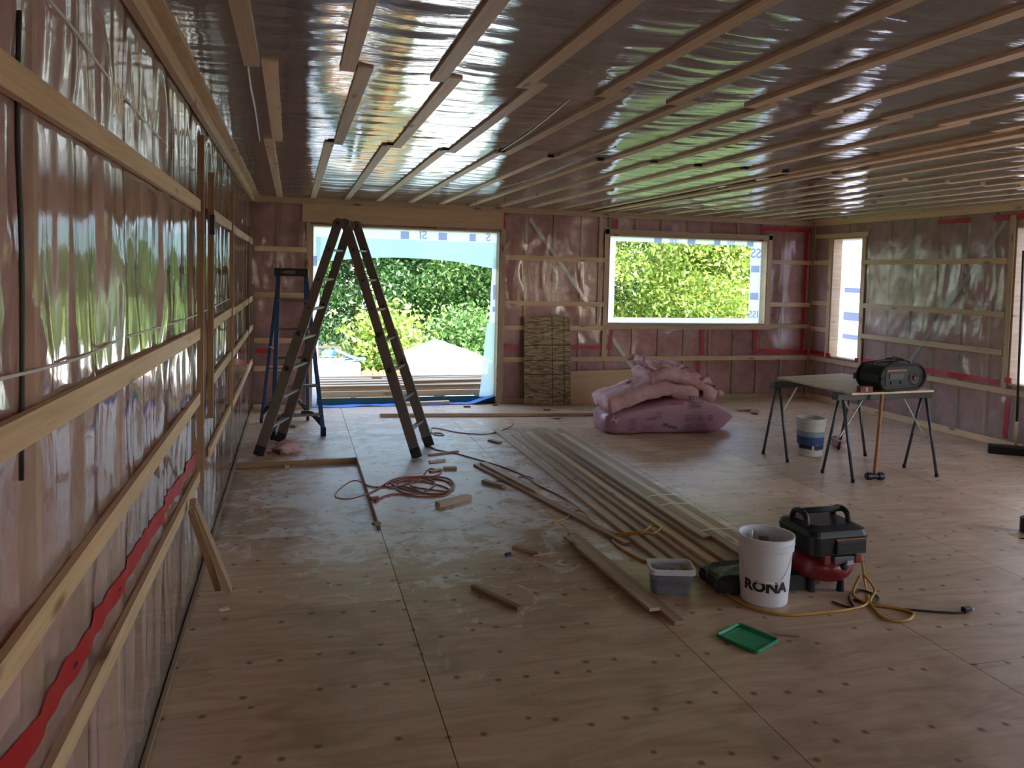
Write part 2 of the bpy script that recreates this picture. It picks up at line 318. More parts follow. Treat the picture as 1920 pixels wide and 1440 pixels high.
M = dict(
    spruce=wood('spruce', (.50,.345,.195), (.68,.50,.31)), spruce2=wood('spruce_weathered', (.40,.28,.17), (.56,.42,.27)),
    polyb=poly('vapour_barrier_back', 1.5, .13, .10, hazecol=(.70,.62,.60), bs=(9, 9, 7), bump=.3),
    spruce_lit=wood('spruce_brightened', (.60,.43,.26), (.76,.59,.40)), gravel_bounce=plain('pale_bounce_gravel', (.42,.39,.34), .95, 0, .25, 9),  # strip spruce lightened: brighter ceiling light put into its colour
    stud=wood('stud', (.52,.36,.19), (.66,.48,.28)), plywood=wood('plywood', (.55,.37,.19), (.66,.47,.26), knots=False, grain=8, vary=.1),
    tableply=wood('table_plywood', (.50,.40,.25), (.62,.52,.34), knots=False, grain=8, vary=.05),
    darkwood=wood('cut_edge_wood', (.20,.11,.05), (.32,.19,.10), knots=False), oldwood=wood('old_wood', (.26,.17,.10), (.40,.28,.17), knots=False),
    floor=ply_floor('floor_plywood'), osb=osb_mat('strand_board'),
    batt=batt_mat('pink_batt', (.54,.27,.265), (.76,.45,.43)), fluff=batt_mat('pink_fluff', (.50,.29,.30), (.74,.50,.51)),
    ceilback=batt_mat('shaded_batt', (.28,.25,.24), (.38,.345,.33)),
    sheath=plain('sheathing', (.35,.26,.16), .8), black=plain('black_plastic', (.012,.012,.013), .45), rubber=plain('rubber', (.014,.014,.015), .8),
    polyw=poly('vapour_barrier', 1.5, .09, .27, hazecol=(.90,.76,.71), bs=(7, 7, 5), bump=.16, gain=1.5), polyr=poly('vapour_barrier_side', 1.5, .13, .22, hazecol=(.92,.76,.72), bs=(9, 9, 7), bump=.45, gain=1.5), polyc=poly('vapour_barrier_ceiling', 1.55, .07, .36, hazecol=(.70,.69,.69), bs=(5, 24, 4), bump=.30, gain=1.6),
    wrap=film('house_wrap', (.86,.87,.93), .08), wrapteal=film('house_wrap_teal', (.60,.78,.73), .12), filmw=film('window_film', (.42,.44,.53), .0), print2=film('film_print', (.31,.36,.50), .0),
    print=film('wrap_print', (.42,.50,.74), .05), red=plain('red_tape', (.42,.012,.022), .4), black_mark=plain('black_print', (.01,.01,.01), .6),
    steel=plain('galvanised_steel', (.62,.66,.64), .45, .25, .2, 30), alu=plain('ladder_aluminium', (.15,.125,.105), .45, .55, .2, 20),
    alubright=plain('bright_aluminium', (.32,.31,.30), .4, .7), blue=plain('blue_fibreglass', (.02,.06,.16), .5), cable=plain('white_cable', (.75,.74,.72), .4),
    roof=plain('roofing', (.06,.06,.065), .9), siding=plain('white_siding', (.85,.86,.88), .6), white=plain('white_plastic', (.72,.72,.75), .35, spec=.5),
    ground=plain('grass_ground', (.07,.12,.03), .95, 0, .4, .6), cedar=plain('cedar', (.52,.24,.10), .8, 0, .3, 3), deck=wood('deck_lumber', (.34,.24,.15), (.46,.34,.22)),
    teal=plain('teal_membrane', (.02,.12,.12), .6), tarp=plain('blue_tarp', (.05,.20,.62), .45), bark=plain('bark', (.09,.07,.055), .9, 0, .4, 4),
    leaf1=leaf('leaves_green', (.06,.16,.03), (.22,.38,.11)), leaf2=leaf('leaves_deep_green', (.03,.10,.03), (.15,.30,.10)), leaf3=leaf('leaves_yellow_green', (.14,.25,.04), (.42,.50,.10)),
    bluepl=plain('blue_plastic', (.10,.24,.55), .4), brick=plain('orange_brick', (.65,.20,.06), .8, 0, .2, 8), bluesiding=plain('pale_blue_siding', (.35,.45,.62), .7),
)

# ------------------------------------------------------------------ walls
class Wall:
    """local frame: s along the wall, d into the room, z up"""
    def __init__(w, name, P, s0, s1, openings, seed, poly=True):
        w.P, w.s0, w.s1, w.op, w.seed, w.pins = P, s0, s1, openings, seed, []; w.rough = 1.0
        q = MB()
        cuts = sorted({s0 - .15, s1 + .15, *[a for o in openings for a in o[:2]]})
        for a, b in zip(cuts, cuts[1:]):
            zs = [(-.3, H + .1)]
            for (o0, o1, z0, z1) in openings:
                if o0 - 1e-6 <= a and b <= o1 + 1e-6: zs = [(0 - .3, z0), (z1, H + .1)]
            for z0, z1 in zs:
                if z1 - z0 > .005: w.bx(q, a, b, -.17, -.155, z0, z1)
        w.o = q.build(name, M['sheath'], kind='structure')
    def bx(w, q, a, b, d0, d1, z0, z1):
        A, B = w.P(a, d0, z0), w.P(b, d1, z1)
        q.box([min(x, y) for x, y in zip(A, B)], [max(x, y) for x, y in zip(A, B)]); return q
    def solid(w, name, a, b, d0, d1, z0, z1, mat, **k):
        A, B = Vector(w.P(a, d0, z0)), Vector(w.P(b, d1, z1))
        ext = (abs(b - a), abs(z1 - z0))
        c = (A + B) / 2; dr = (Vector(w.P(1, 0, 0)) - Vector(w.P(0, 0, 0))); nr = (Vector(w.P(0, 1, 0)) - Vector(w.P(0, 0, 0)))
        if ext[0] >= ext[1]: return plank(name, c - dr * ext[0]/2, c + dr * ext[0]/2, ext[1], abs(d1 - d0), mat, w.o, up=nr, **k)
        return plank(name, c - Vector((0,0,ext[1]/2)), c + Vector((0,0,ext[1]/2)), ext[0], abs(d1 - d0), mat, w.o, up=nr, **k)
    def free(w, a, b, z0=0, z1=H):
        """z intervals between a and b not taken by an opening"""
        iv = [(z0, z1)]
        for (o0, o1, p0, p1) in w.op:
            if a < o1 - 1e-6 and b > o0 + 1e-6:
                nv = []
                for u, v in iv:
                    if p0 > u: nv.append((u, min(v, p0)))
                    if p1 < v: nv.append((max(u, p1), v))
                iv = [x for x in nv if x[1] - x[0] > .02]
        return iv
    def frame(w, first, step=.406):
        s = first; edges = [w.s0]
        while s < w.s1 - .1:
            edges.append(s); s += step
        edges.append(w.s1)
        for i, e in enumerate(edges):
            a, b = e - .019, e + .019
            for z0, z1 in w.free(a, b): w.solid('stud', a, b, -.155, -.026, z0, z1, M['stud'])
        rr = random.Random(w.seed)
        for a, b in zip(edges, edges[1:]):
            a, b = a + .02, b - .02
            if b - a < .05: continue
            cu = sorted({a, b, *[x for o in w.op for x in o[:2] if a < x < b]})
            for u, v in zip(cu, cu[1:]):
                if v - u < .04: continue
                for z0, z1 in w.free(u, v):
                    # a soft batt, proud in the middle
                    nx, nz = 5, max(3, int((z1 - z0) / .16)); V = []; F = []
                    for j in range(nz + 1):
                        for i in range(nx + 1):
                            x, z = i / nx, j / nz
                            e = min(1, 5 * min(x, 1 - x)) * min(1, 8 * min(z, 1 - z))
                            V.append(w.P(u + (v - u) * x, -.062 + .022 * e + rr.uniform(-.006, .006), z0 + (z1 - z0) * z))
                    for j in range(nz):
                        for i in range(nx): k = j * (nx + 1) + i; F.append((k, k + 1, k + nx + 2, k + nx + 1))
                    link('insulation_batt', V, F, M['batt'], w.o, smooth=True)
        for (o0, o1, z0, z1) in w.op: pass
    def pd(w, s, z):
        s, z = np.asarray(s, float), np.asarray(z, float); k = w.seed
        env = np.ones_like(s)
        for zc in w.pins: env = np.minimum(env, .15 + np.abs(z - zc) / .14)
        wv = vn(s / .55, z / .7, k + 1) * .9
        a = vn(s / .17 + wv, z / 1.1 + wv * .4, k + 2)
        b = vn(s / .07 + wv * 1.5, z / .45, k + 3)
        c = 1 - np.abs(vn(s / .24 + wv * 1.2, z / .9, k + 4)); c = c ** 6
        g = vn(s / .3, z / .3, k + 5)
        c2 = 1 - np.abs(vn((s + z * .9) / .42, (z - s * .9) / 1.7, k + 7)); c = c + .8 * c2 ** 9
        h = vn(s / .035 + wv, z / .12, k + 6)
        return -.006 + env * ((.0065 + .004 * (w.seed in (11, 37))) * a + .0022 * b * w.rough + .0065 * c + .004 * g * w.rough + .0006 * h * w.rough - .002)
    def sheet(w, ds, dz, mat, s0=None, z0=0.02, z1=H - .01):
        s0 = w.s0 if s0 is None else s0
        S = sorted({*np.round(np.arange(s0, w.s1, ds), 4), round(w.s1, 4), *[round(x, 4) for o in w.op for x in o[:2] if x > s0]})
        Z = sorted({*np.round(np.arange(z0, z1, dz), 4), round(z1, 4), *[round(x, 4) for o in w.op for x in o[2:] if z0 < x < z1]})
        S, Z = np.array(S), np.array(Z); gs, gz = np.meshgrid(S, Z)
        d = w.pd(gs, gz); V = [w.P(a, b, c) for a, b, c in zip(gs.ravel(), d.ravel(), gz.ravel())]
        n = len(S); F = []
        cm = (S[1:] + S[:-1]) / 2; cz = (Z[1:] + Z[:-1]) / 2
        keep = np.ones((len(cz), len(cm)), bool)
        for (o0, o1, p0, p1) in w.op: keep &= ~(((cm > o0) & (cm < o1))[None, :] & ((cz > p0) & (cz < p1))[:, None])
        for j, i in zip(*np.nonzero(keep)): k = int(j * n + i); F.append((k, k + 1, k + n + 1, k + n) if w.P(1, 0, 0)[0] == w.P(0, 0, 0)[0] + 1 or w.P(0, 1, 0)[0] > w.P(0, 0, 0)[0] else (k, k + n, k + n + 1, k + 1))
        return link('vapour_barrier', V, F, mat, w.o, smooth=True)
    def strap(w, a, b, z, z2=None, wd=.064, th=.019, mat=None):
        z2 = z if z2 is None else z2
        nr = Vector(w.P(0, 1, 0)) - Vector(w.P(0, 0, 0))
        return plank('furring_strip', w.P(a, th/2, z), w.P(b, th/2, z2), wd, th, mat or M['spruce'], w.o, up=nr)
    def tape(w, a0, z0, a1, z1, wd=.06, name='red_tape', mat=None):
        """a strip of tape stuck on the sheet, following its folds"""
        L = math.hypot(a1 - a0, z1 - z0); n = max(2, int(L / .04)); V = []; F = []
        ux, uz = (a1 - a0) / L, (z1 - z0) / L
        for i in range(n + 1):
            t = i / n
            for k in (-.5, 0, .5):
                j = wd * k * (1 + .12 * math.sin(i * 1.7 + k * 3))
                s, z = a0 + (a1 - a0) * t - uz * j, z0 + (z1 - z0) * t + ux * j
                V.append(w.P(s, float(w.pd(s, z)) + .0035, z))
        for i in range(n):
            for k in (0, 1): q = i * 3 + k; F.append((q, q + 1, q + 4, q + 3))
        return link(name, V, F, mat or M['red'], w.o, smooth=True)

def s_of(p, ax): return p[ax]
# openings measured on the wall planes; the last four are unseen additions
DOOR = (0.72, 3.19, 0.0, 2.345)
WIN1 = (4.755, 7.30, 1.10, 2.362)
WIN2 = (9.235, 9.865, .665, 2.40)
WIN3 = (5.35, 6.84, .69, 2.42)
ADDED_WIN4 = (1.2, 3.4, .69, 2.42)
ADDED_WIN5 = (-3.2, -1.2, .69, 2.42)  # this one and the one above: unseen, added to light the room
ADDED_RW1, ADDED_RW2 = (1.0, 1.8, 1.3, 2.1), (6.4, 7.2, 1.3, 2.1)  # unseen rear openings, added to let light in from behind
wl = Wall('wall_left', lambda s, d, z: (d, s, z), Y0, D, [], 11)
wb = Wall('wall_back', lambda s, d, z: (s, D - d, z), 0.0, WID, [DOOR, WIN1], 23)
wr = Wall('wall_right', lambda s, d, z: (WID - d, s, z), Y0, D, [WIN2, WIN3, ADDED_WIN4, ADDED_WIN5], 37)
wq = Wall('wall_rear', lambda s, d, z: (s, Y0 + d, z), 0.0, WID, [ADDED_RW1, ADDED_RW2], 51)
SEG = [1.60, 2.05]      # first and second strap heights are read off per stretch below
def LZ(px, py): return LW(px, py).z
# left wall straps: near stretch, stretch between the posts, far stretch
wl.pins = [2.13, 1.44, 1.04, .66, 2.62, .03]
wb.pins = [2.02, 1.42, 1.02, .58, 2.62, .03]
wr.pins = [2.05, 1.44, 1.03, .62, 2.62, .03]
wr.rough = 1.6; wl.frame(.30); wb.frame(.31); wr.frame(.25)
wl.sheet(.016, .05, M['polyw'], s0=.6); wb.sheet(.02, .06, M['polyb']); wr.sheet(.016, .05, M['polyr'], s0=2.0)
P1, P2, P3, P4 = 4.62, 5.17, 6.83, 7.25        # posts standing on the left wall
for z_n, z_f in ((2.135, 2.115), (1.487, 1.42), (1.047, 1.065), (.70, .63)):
    wl.strap(-1.5, P1 - .02, z_n + (z_n - z_f) * .5, z_f, mat=M['spruce'])
    wl.strap(P2 + .02, P3 - .02, z_f)
    wl.strap(P3 + .04, P4 - .01, z_f - .01); wl.strap(P4 + .03, D - .03, z_f - .015)
for s, z0, z1, th in ((P1, .58, 2.5, .04), (P2, .85, 2.36, .04), (P3, .6, 2.4, .034), (P3 + .28, .6, 2.3, .02), (9.3, .7, 2.25, .03)):
    wl.solid('post', s - .019, s + .019, .0, th * .85, z0, z1, M['darkwood'])
wl.strap(-1.5, D - .02, H - .05, wd=.08, th=.03, mat=M['spruce2'])
wl.solid('bottom_plate', -1.5, D - .01, 0, .018, .002, .022, M['oldwood'])
wl.tape(1.0, .83, 4.55, .745, .07); wl.tape(7.35, .95, 9.2, .72, .06); wl.tape(4.66, .30, 4.66, .62, .05)
wl.tape(9.32, 1.0, 9.32, .70, .05); wl.tape(9.3, 2.35, 9.3, 2.55, .05); wl.tape(9.5, .30, 9.5, .42, .05)
for y in (1.55, 2.1, 2.6): wl.tape(y, .825 - (y - 1) * .024, y + .03, .825 - (y - 1) * .024, .012, 'tape_print', M['black_mark'])
# back wall
for a, b, z in ((.03, .66, 2.02), (.03, .66, 1.445), (.03, .66, .87), (.03, .66, .52), (3.26, 4.70, 1.998), (3.26, 4.70, 1.38), (3.26, 4.70, 1.045),
                (3.26, WID - .03, .61), (7.36, WID - .03, 2.045), (7.36, WID - .03, 1.41), (7.36, WID - .03, 1.085)):
    wb.strap(a, b, z)
wb.strap(4.70, 7.36, 1.065)
wb.strap(.03, WID - .03, H - .045, wd=.085, th=.022, mat=M['spruce2'])
wb.solid('header_board', .60, 3.22, -.002, .014, 2.37, 2.60, M['plywood'])
for a, b, z0, z1 in ((.655, .72, 0, 2.37), (3.19, 3.26, 0, 2.37), (4.69, 4.755, .6, 2.45), (7.30, 7.365, 1.1, 2.45), (3.75 - .02, 3.75 + .02, .55, 1.0), (4.60, 4.64, 1.1, 2.6)):
    wb.solid('vertical_furring', a, b, 0, .017, z0, z1, M['spruce2'])
wb.solid('vertical_furring', 4.69, 7.36, .0, .017, 2.365, 2.435, M['spruce2'])
wb.solid('bottom_plate', .02, .7, 0, .03, .002, .07, M['spruce2']); wb.solid('bottom_plate', 3.25, WID - .02, 0, .02, .002, .075, M['spruce2'])
for a in (.03, .655): pass
# steel diagonal wind braces let into the studs, behind the sheet
def brace(w, a0, z0, a1, z1): 
    q = MB(); n = Vector(w.P(0, 1, 0)) - Vector(w.P(0, 0, 0))
    q.bar(w.P(a0, -.0235, z0), w.P(a1, -.0235, z1), .05, .003, up=n); q.build('steel_brace', M['steel'], w.o)
brace(wb, 3.60, 2.53, 5.28, .35); brace(wr, 7.0, 2.5, 8.35, .72)
for t in ((3.20, 1.05-.27, 3.47, 1.05-.27), (4.0, .775, 4.84, .775), (4.83, .76, 4.83, 1.02), (3.215, 2.38, 3.215, 2.6), (4.86, 2.44, 4.86, 2.58), (6.27, .66, 6.27, 1.03),
          (6.22, .10, 6.22, .57), (7.14, .72, 7.14, 1.03), (7.12, .715, WID - .02, .69), (7.96, .72, 7.96, 2.5), (7.15, 2.53, WID - .04, 2.53), (.05, .74, .3, .74)):
    wb.tape(*t, .055)
# right wall
for a, b, z in ((6.92, 9.20, 2.05), (6.92, 9.20, 1.455), (6.92, 9.20, 1.035), (9.90, D - .03, 2.05), (9.90, D - .03, 1.445), (9.90, D - .03, 1.06), (4.0, D - .03, .615)):
    wr.strap(a, b, z)
wr.strap(2.0, D - .03, H - .045, wd=.085, th=.022)
for a, b, z0, z1 in ((9.165, 9.23, .65, 2.40), (9.87, 9.935, .65, 2.40), (6.845, 6.91, .65, 2.55), (5.28, 5.345, .65, 2.55)):
    wr.solid('vertical_furring', a, b, 0, .018, z0, z1, M['spruce'])
wr.solid('vertical_furring', 9.13, D - .05, 0, .018, 2.405, 2.47, M['spruce'])
wr.solid('bottom_plate', 2.0, D - .02, 0, .035, .002, .075, M['spruce'])
for t in ((6.95, .70, 9.15, .70), (9.95, .70, D - .02, .70), (9.21, .40, 9.21, .58), (6.83, .10, 6.83, .55), (7.45, 2.53, 7.95, 2.53), (6.3, 2.53, 7.15, 2.53)):
    wr.tape(*t, .06)
for t in ((9.24, .69), (9.86, .69), (6.83, .74)): wr.solid('red_tape', t[0] - .04, t[0] + .04, -.004, .0195, t[1] - .03, t[1] + .03, M['red'])
# white cables stapled along the left wall, behind the straps
def cable(w, pts, r=.005, mat=None, name='cable'):
    q = MB(); q.tube(spline([w.P(a, float(w.pd(a, z)) + .004, z) for a, z in pts], 6), r, 6); q.build(name, mat or M['cable'], w.o, smooth=True)
def lwp(*pp): return [(LW(*p).y, LW(*p).z) for p in pp]
cable(wl, lwp((85, 0), (130, 55), (190, 130), (245, 190), (300, 255), (365, 315), (430, 380)), .004)
cable(wl, lwp((35, 20), (36, 250), (40, 500), (50, 900)), .005, M['black'], 'wire')
cable(wl, lwp((0, 712), (80, 690), (160, 665), (250, 630), (365, 592), (430, 560)), .004, M['cable'])
for py in ((388, 415), (590, 605)): 
    p = LW(*py); wl.solid('clip', p.y - .03, p.y + .03, .02, .045, p.z - .08, p.z + .04, M['black'])

# jambs and films of the openings (structure: door_1, window_1 ...)
def opening(name, w, o, mat):
    e = empty(name, w.P((o[0] + o[1]) / 2, -.08, o[2]), kind='structure')
    t = .019
    for (a, b, z0, z1) in ((o[0], o[0] + t, o[2], o[3]), (o[1] - t, o[1], o[2], o[3]), (o[0] + t, o[1] - t, o[3] - t, o[3])) + (() if o[2] < .1 else ((o[0] + t, o[1] - t, o[2], o[2] + t),)):
        q = MB(); w.bx(q, a, b, -.17, .004, z0, z1); q.build('jamb', mat, e)
    return e
def film_part(e, name, w, pts, d, mat, amp=.006, n=14):
    """a sheet filling the quadrilateral pts (s,z: bottom left, bottom right, top right, top left), gently billowed"""
    V = []; F = []
    for j in range(n + 1):
        for i in range(n + 1):
            u, v = i / n, j / n
            s = (pts[0][0]*(1-u)+pts[1][0]*u)*(1-v) + (pts[3][0]*(1-u)+pts[2][0]*u)*v
            z = (pts[0][1]*(1-u)+pts[1][1]*u)*(1-v) + (pts[3][1]*(1-u)+pts[2][1]*u)*v
            V.append(w.P(s, d + amp * float(vn(s * 4, z * 4, 9)), z))
    for j in range(n):
        for i in range(n): k = j*(n+1)+i; F.append((k, k+1, k+n+2, k+n+1))
    return link(name, V, F, mat, e, smooth=True)
door = opening('door_1', wb, DOOR, M['spruce2']); win1 = opening('window_1', wb, WIN1, M['spruce2']); win2 = opening('window_2', wr, WIN2, M['spruce2'])
win3 = opening('window_3', wr, WIN3, M['spruce2']); added_win4 = opening('added_window_4', wr, ADDED_WIN4, M['spruce2'])
added_win5 = opening('added_window_5', wr, ADDED_WIN5, M['spruce2'])  # these last two openings are unseen, added as light sources
def bks(px, py, v=D + .15): p = BK(px, py, v); return (p.x, p.z)
# door film: a curtain of house wrap hung across the head with a sagging lower edge, strips left down both jambs
V = []; F = []; n = 26
for i in range(n + 1):
    t = i / n; px = 592 + (938 - 592) * t
    lo = bks(px, 492 - 9 * math.sin(math.pi * min(1, t * 1.25)) + (14 * max(0, t - .78) / .22)); hi = (lo[0], DOOR[3] - .02)
    for k in range(7):
        v = k / 6; V.append(wb.P(lo[0], -.15 + .02 * math.sin(i * .6) * (1 - v), lo[1] * (1 - v) + (hi[1] - .13) * v))
for i in range(n):
    for k in range(6): q = i * 7 + k; F.append((q, q + 7, q + 8, q + 1))
link('house_wrap_curtain', V, F, M['wrapteal'], door, smooth=True)
film_part(door, 'house_wrap_head', wb, [(.735, DOOR[3] - .15), (3.17, DOOR[3] - .15), (3.17, DOOR[3] - .015), (.735, DOOR[3] - .015)], -.147, M['wrap'])
film_part(door, 'house_wrap_strip', wb, [(.735, .0), (.80, .0), (.84, 2.2), (.735, 2.2)], -.148, M['wrap'])
film_part(door, 'house_wrap_strip', wb, [(2.97, .08), (3.175, .08), (3.175, 1.1), (3.06, 1.1)], -.146, M['wrapteal'], .02)
film_part(door, 'house_wrap_strip', wb, [(3.09, 1.1), (3.175, 1.1), (3.175, 2.0), (3.12, 2.0)], -.148, M['wrap'])
# window_1: wrap cut out, a border left all round
o = WIN1
def wrap_border(e, w, o, cut, d, mat):
    (a0, z0), (a1, z1) = cut
    film_part(e, 'house_wrap_border', w, [(o[0], o[2]), (a0, o[2]), (a0, o[3]), (o[0], o[3])], d, mat)
    film_part(e, 'house_wrap_border', w, [(a1, o[2]), (o[1], o[2]), (o[1], o[3]), (a1, o[3])], d, mat)
    film_part(e, 'house_wrap_border', w, [(a0, o[2]), (a1, o[2]), (a1, z0), (a0, z0)], d, mat)
    film_part(e, 'house_wrap_border', w, [(a0, z1), (a1, z1), (a1, o[3]), (a0, o[3])], d, mat)
cA, cB = bks(1150, 595), bks(1408, 461)
wrap_border(win1, wb, WIN1, (cA, cB), -.146, M['wrap'])
film_part(win2, 'window_film', wr, [(WIN2[0], WIN2[2]), (WIN2[1], WIN2[2]), (WIN2[1], WIN2[3]), (WIN2[0], WIN2[3])], -.14, M['filmw'])
film_part(win3, 'window_film', wr, [(WIN3[0], WIN3[2]), (WIN3[1], WIN3[2]), (WIN3[1], WIN3[3]), (WIN3[0], WIN3[3])], -.14, M['filmw'])
# printing on the wrap, seen from its back so mirrored
def wrap_text(e, s, w, sc, zc, size, d):
    V, F = text_mesh(s, size); link('wrap_lettering', [w.P(sc - v.x, d, zc + v.y) for v in V], [f[::-1] for f in F], M['print'], e)
def wrap_block(e, w, a, b, z0, z1, d, mat=None):
    q = MB(); q.add([w.P(a, d, z0), w.P(b, d, z0), w.P(b, d, z1), w.P(a, d, z1)], [(0,1,2,3)]); q.build('wrap_print_block', mat or M['print'], e)
dT = -.135
hz = DOOR[3] - .085
for (px0, px1) in ((751, 767), (822, 838), (880, 892)): wrap_block(door, wb, bks(px0, 440)[0], bks(px1, 440)[0], hz - .055, hz + .045, dT)
wrap_text(door, 'SI', wb, bks(793, 442)[0], hz, .15, dT); wrap_text(door, 'S', wb, bks(915, 442)[0], hz, .15, dT)
for z0, z1 in ((1.82, 1.95), (1.45, 1.58)): wrap_block(door, wb, .74, .79, z0, z1, dT)
for z0, z1 in ((1.42, 1.62), (1.25, 1.32)): wrap_block(door, wb, 3.13, 3.165, z0, z1, dT)
xr = (cB[0] + WIN1[1]) / 2 - .02; xw = (WIN1[1] - cB[0]) * .36
for z0, z1 in ((bks(1420, 511)[1], bks(1420, 498)[1]), (bks(1420, 562)[1], bks(1420, 549)[1])): wrap_block(win1, wb, xr - xw, xr + xw, z0, z1, dT)
wrap_text(win1, 'SS', wb, xr, bks(1420, 476)[1], .20, dT); wrap_text(win1, 'ISS', wb, xr, bks(1420, 590)[1], .15, dT)
zt = (cB[1] + WIN1[3]) / 2 - .01
for px0, px1 in ((1226, 1240), (1288, 1303), (1338, 1350), (1400, 1412)): wrap_block(win1, wb, bks(px0, 450)[0], bks(px1, 450)[0], zt - .045, zt + .045, dT)
wrap_text(win1, 'SSI', wb, bks(1262, 450)[0], zt, .11, dT); wrap_text(win1, 'SSI', wb, bks(1370, 450)[0], zt, .11, dT)
for z0, z1 in ((.95, 1.02), (1.22, 1.34), (1.62, 1.69)): wrap_block(win2, wr, WIN2[0] + .06, WIN2[1] - .12, z0, z1, -.13, M['print2'])
for a, z in ((4.86, WIN1[3] - .02), (7.17, WIN1[3] - .02)): 
    q = MB(); wb.bx(q, a - .03, a + .03, -.02, .02, z, z + .025); q.build('red_tape', M['red'], win1)

# ------------------------------------------------------------------ ceiling
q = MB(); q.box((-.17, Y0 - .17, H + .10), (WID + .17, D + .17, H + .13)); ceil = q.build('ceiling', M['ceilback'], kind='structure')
S = np.arange(0, WID + .001, .085); Yg = np.concatenate([np.arange(1.2, 6, .018), np.arange(6, D + .01, .022)])
gx, gy = np.meshgrid(S, Yg)
wv = vn(gx / .8, gy / .5, 71)
sag = np.abs(np.sin(np.pi * (gx - .33) / .405)) ** 1.2
hz_ = -.002 - sag * .010 + sag * (.0055 * vn(gy / .075 + wv * 1.6, gx / .8 + wv, 72) + .0027 * vn(gy / .035 + wv * 2, gx / .35, 73) + .006 * (1 - np.abs(vn(gy / .30 + wv, gx / 1.5, 74))) ** 6) + .004 * vn(gx / .5, gy / .5, 75) * sag
V = np.stack([gx.ravel(), gy.ravel(), (H + hz_).ravel()], 1); n = len(S); F = []
for j in range(len(Yg) - 1):
    for i in range(n - 1): k = j * n + i; F.append((k, k + n, k + n + 1, k + 1))
link('vapour_barrier', V, F, M['polyc'], ceil, smooth=True)
rr = random.Random(5)
x = .33; k = 0
JY = (3.66, 5.74)
while x < WID - .1:
    t = .019
    j1, j2 = JY[0] + rr.uniform(-.05, .05), JY[1] + rr.uniform(-.05, .05)
    for (a, b, dx) in ((-1.5, j1, 0), (j1 - .10, j2, .067), (j2 - .06, D - .03, 0)):
        e = rr.uniform(-.006, .006)
        plank('furring_strip', (x + dx + e, a, H - t/2), (x + dx - e, b, H - t/2), .066, t, M['spruce_lit'], ceil)
    if .3 < x < 6 and rr.random() < .7:
        plank('shim', (x + .03, j2 - .10, H - .012), (x + .03, j2 - .04, H - .012), .075, .012, M['black'], ceil)
    x += .405; k += 1
plank('furring_strip', (4.50, -1.5, H - .0285), (4.55, D - .05, H - .0285), .09, .019, M['spruce'], ceil)
plank('furring_strip', (.045, -1.5, H - .0095), (.045, D - .03, H - .0095), .085, .019, M['spruce'], ceil)
plank('furring_strip', (WID - .05, 2, H - .0095), (WID - .05, D - .03, H - .0095), .085, .019, M['spruce'], ceil)
plank('furring_strip', (.1, D - .045, H - .0095), (WID - .1, D - .045, H - .0095), .07, .019, M['spruce2'], ceil, up=(0,0,1))
def CE(px, py): return on(2, H, px, py)
for pts in (((465, 120), (470, 160), (478, 200), (487, 262)), ((1068, 182), (1030, 215), (985, 250), (940, 280)), ((1155, 272), (1080, 300), (1010, 330), (940, 350))):
    q = MB(); q.tube(spline([CE(*p) - Vector((0, 0, .012)) for p in pts], 6), .004, 6); q.build('cable', M['cable'], ceil, smooth=True)
q = MB(); q.box((-.9, Y0 - .8, H + .5), (WID + .45, D + .5, H + .62)); q.build('roof', M['roof'], kind='structure')  # unseen roof; right overhang shortened so sun enters the added side openings

# ------------------------------------------------------------------ floor
q = MB(); q.box((-.17, Y0 - .17, -.30), (WID + .17, D + .17, -.27)); floor = q.build('floor', M['darkwood'], kind='structure')
cols = [0, 1.10, 2.37, 3.60, 4.83, 6.05, 7.27, WID]
HOLE = (5.47, 5.80, 4.30, 4.42)
for ci, (a, b) in enumerate(zip(cols, cols[1:])):
    ys = [Y0, -2.9, -.44, 2.0, 5.30, 7.55, 8.50, D] if ci else [Y0, -2.9, -.44, 1.77, 4.20, 5.37, 7.55, 8.50, D]
    if ci in (3, 5): ys = [Y0, -2.0, .45, 2.9, 5.30, 7.9, 8.5, D]
    for y0, y1 in zip(ys, ys[1:]):
        g = .0022; zt = 0.
        if ci == 0 and abs(y0 - 5.37) < .01: zt = -.06
        th = .04
        if a < HOLE[0] < b and y0 < HOLE[2] < y1:
            q = MB()
            for (u0, u1, v0, v1) in ((a+g, b-g, y0+g, HOLE[2]), (a+g, b-g, HOLE[3], y1-g), (a+g, HOLE[0], HOLE[2], HOLE[3]), (HOLE[1], b-g, HOLE[2], HOLE[3])): q.box((u0, v0, zt - th), (u1, v1, zt))
            q.build('plywood_sheet', M['floor'], floor)
        else:
            q = MB(); q.box((a + g, y0 + g, zt - th), (b - g, y1 - g, zt)); q.build('plywood_sheet', M['floor'], floor)
# wooden edges of the sunken bay
plank('edge_board', (0, 7.553, -.035), (1.1, 7.553, -.035), .05, .004, M['darkwood'], floor, up=(0,1,0))
plank('edge_board', (1.098, 5.37, -.035), (1.098, 7.55, -.035), .05, .004, M['darkwood'], floor, up=(1,0,0))
q = MB(); q.box((-.2, D - .0, -.04), (WID + .2, D + .17, -.002)); q.build('sill', M['floor'], floor)

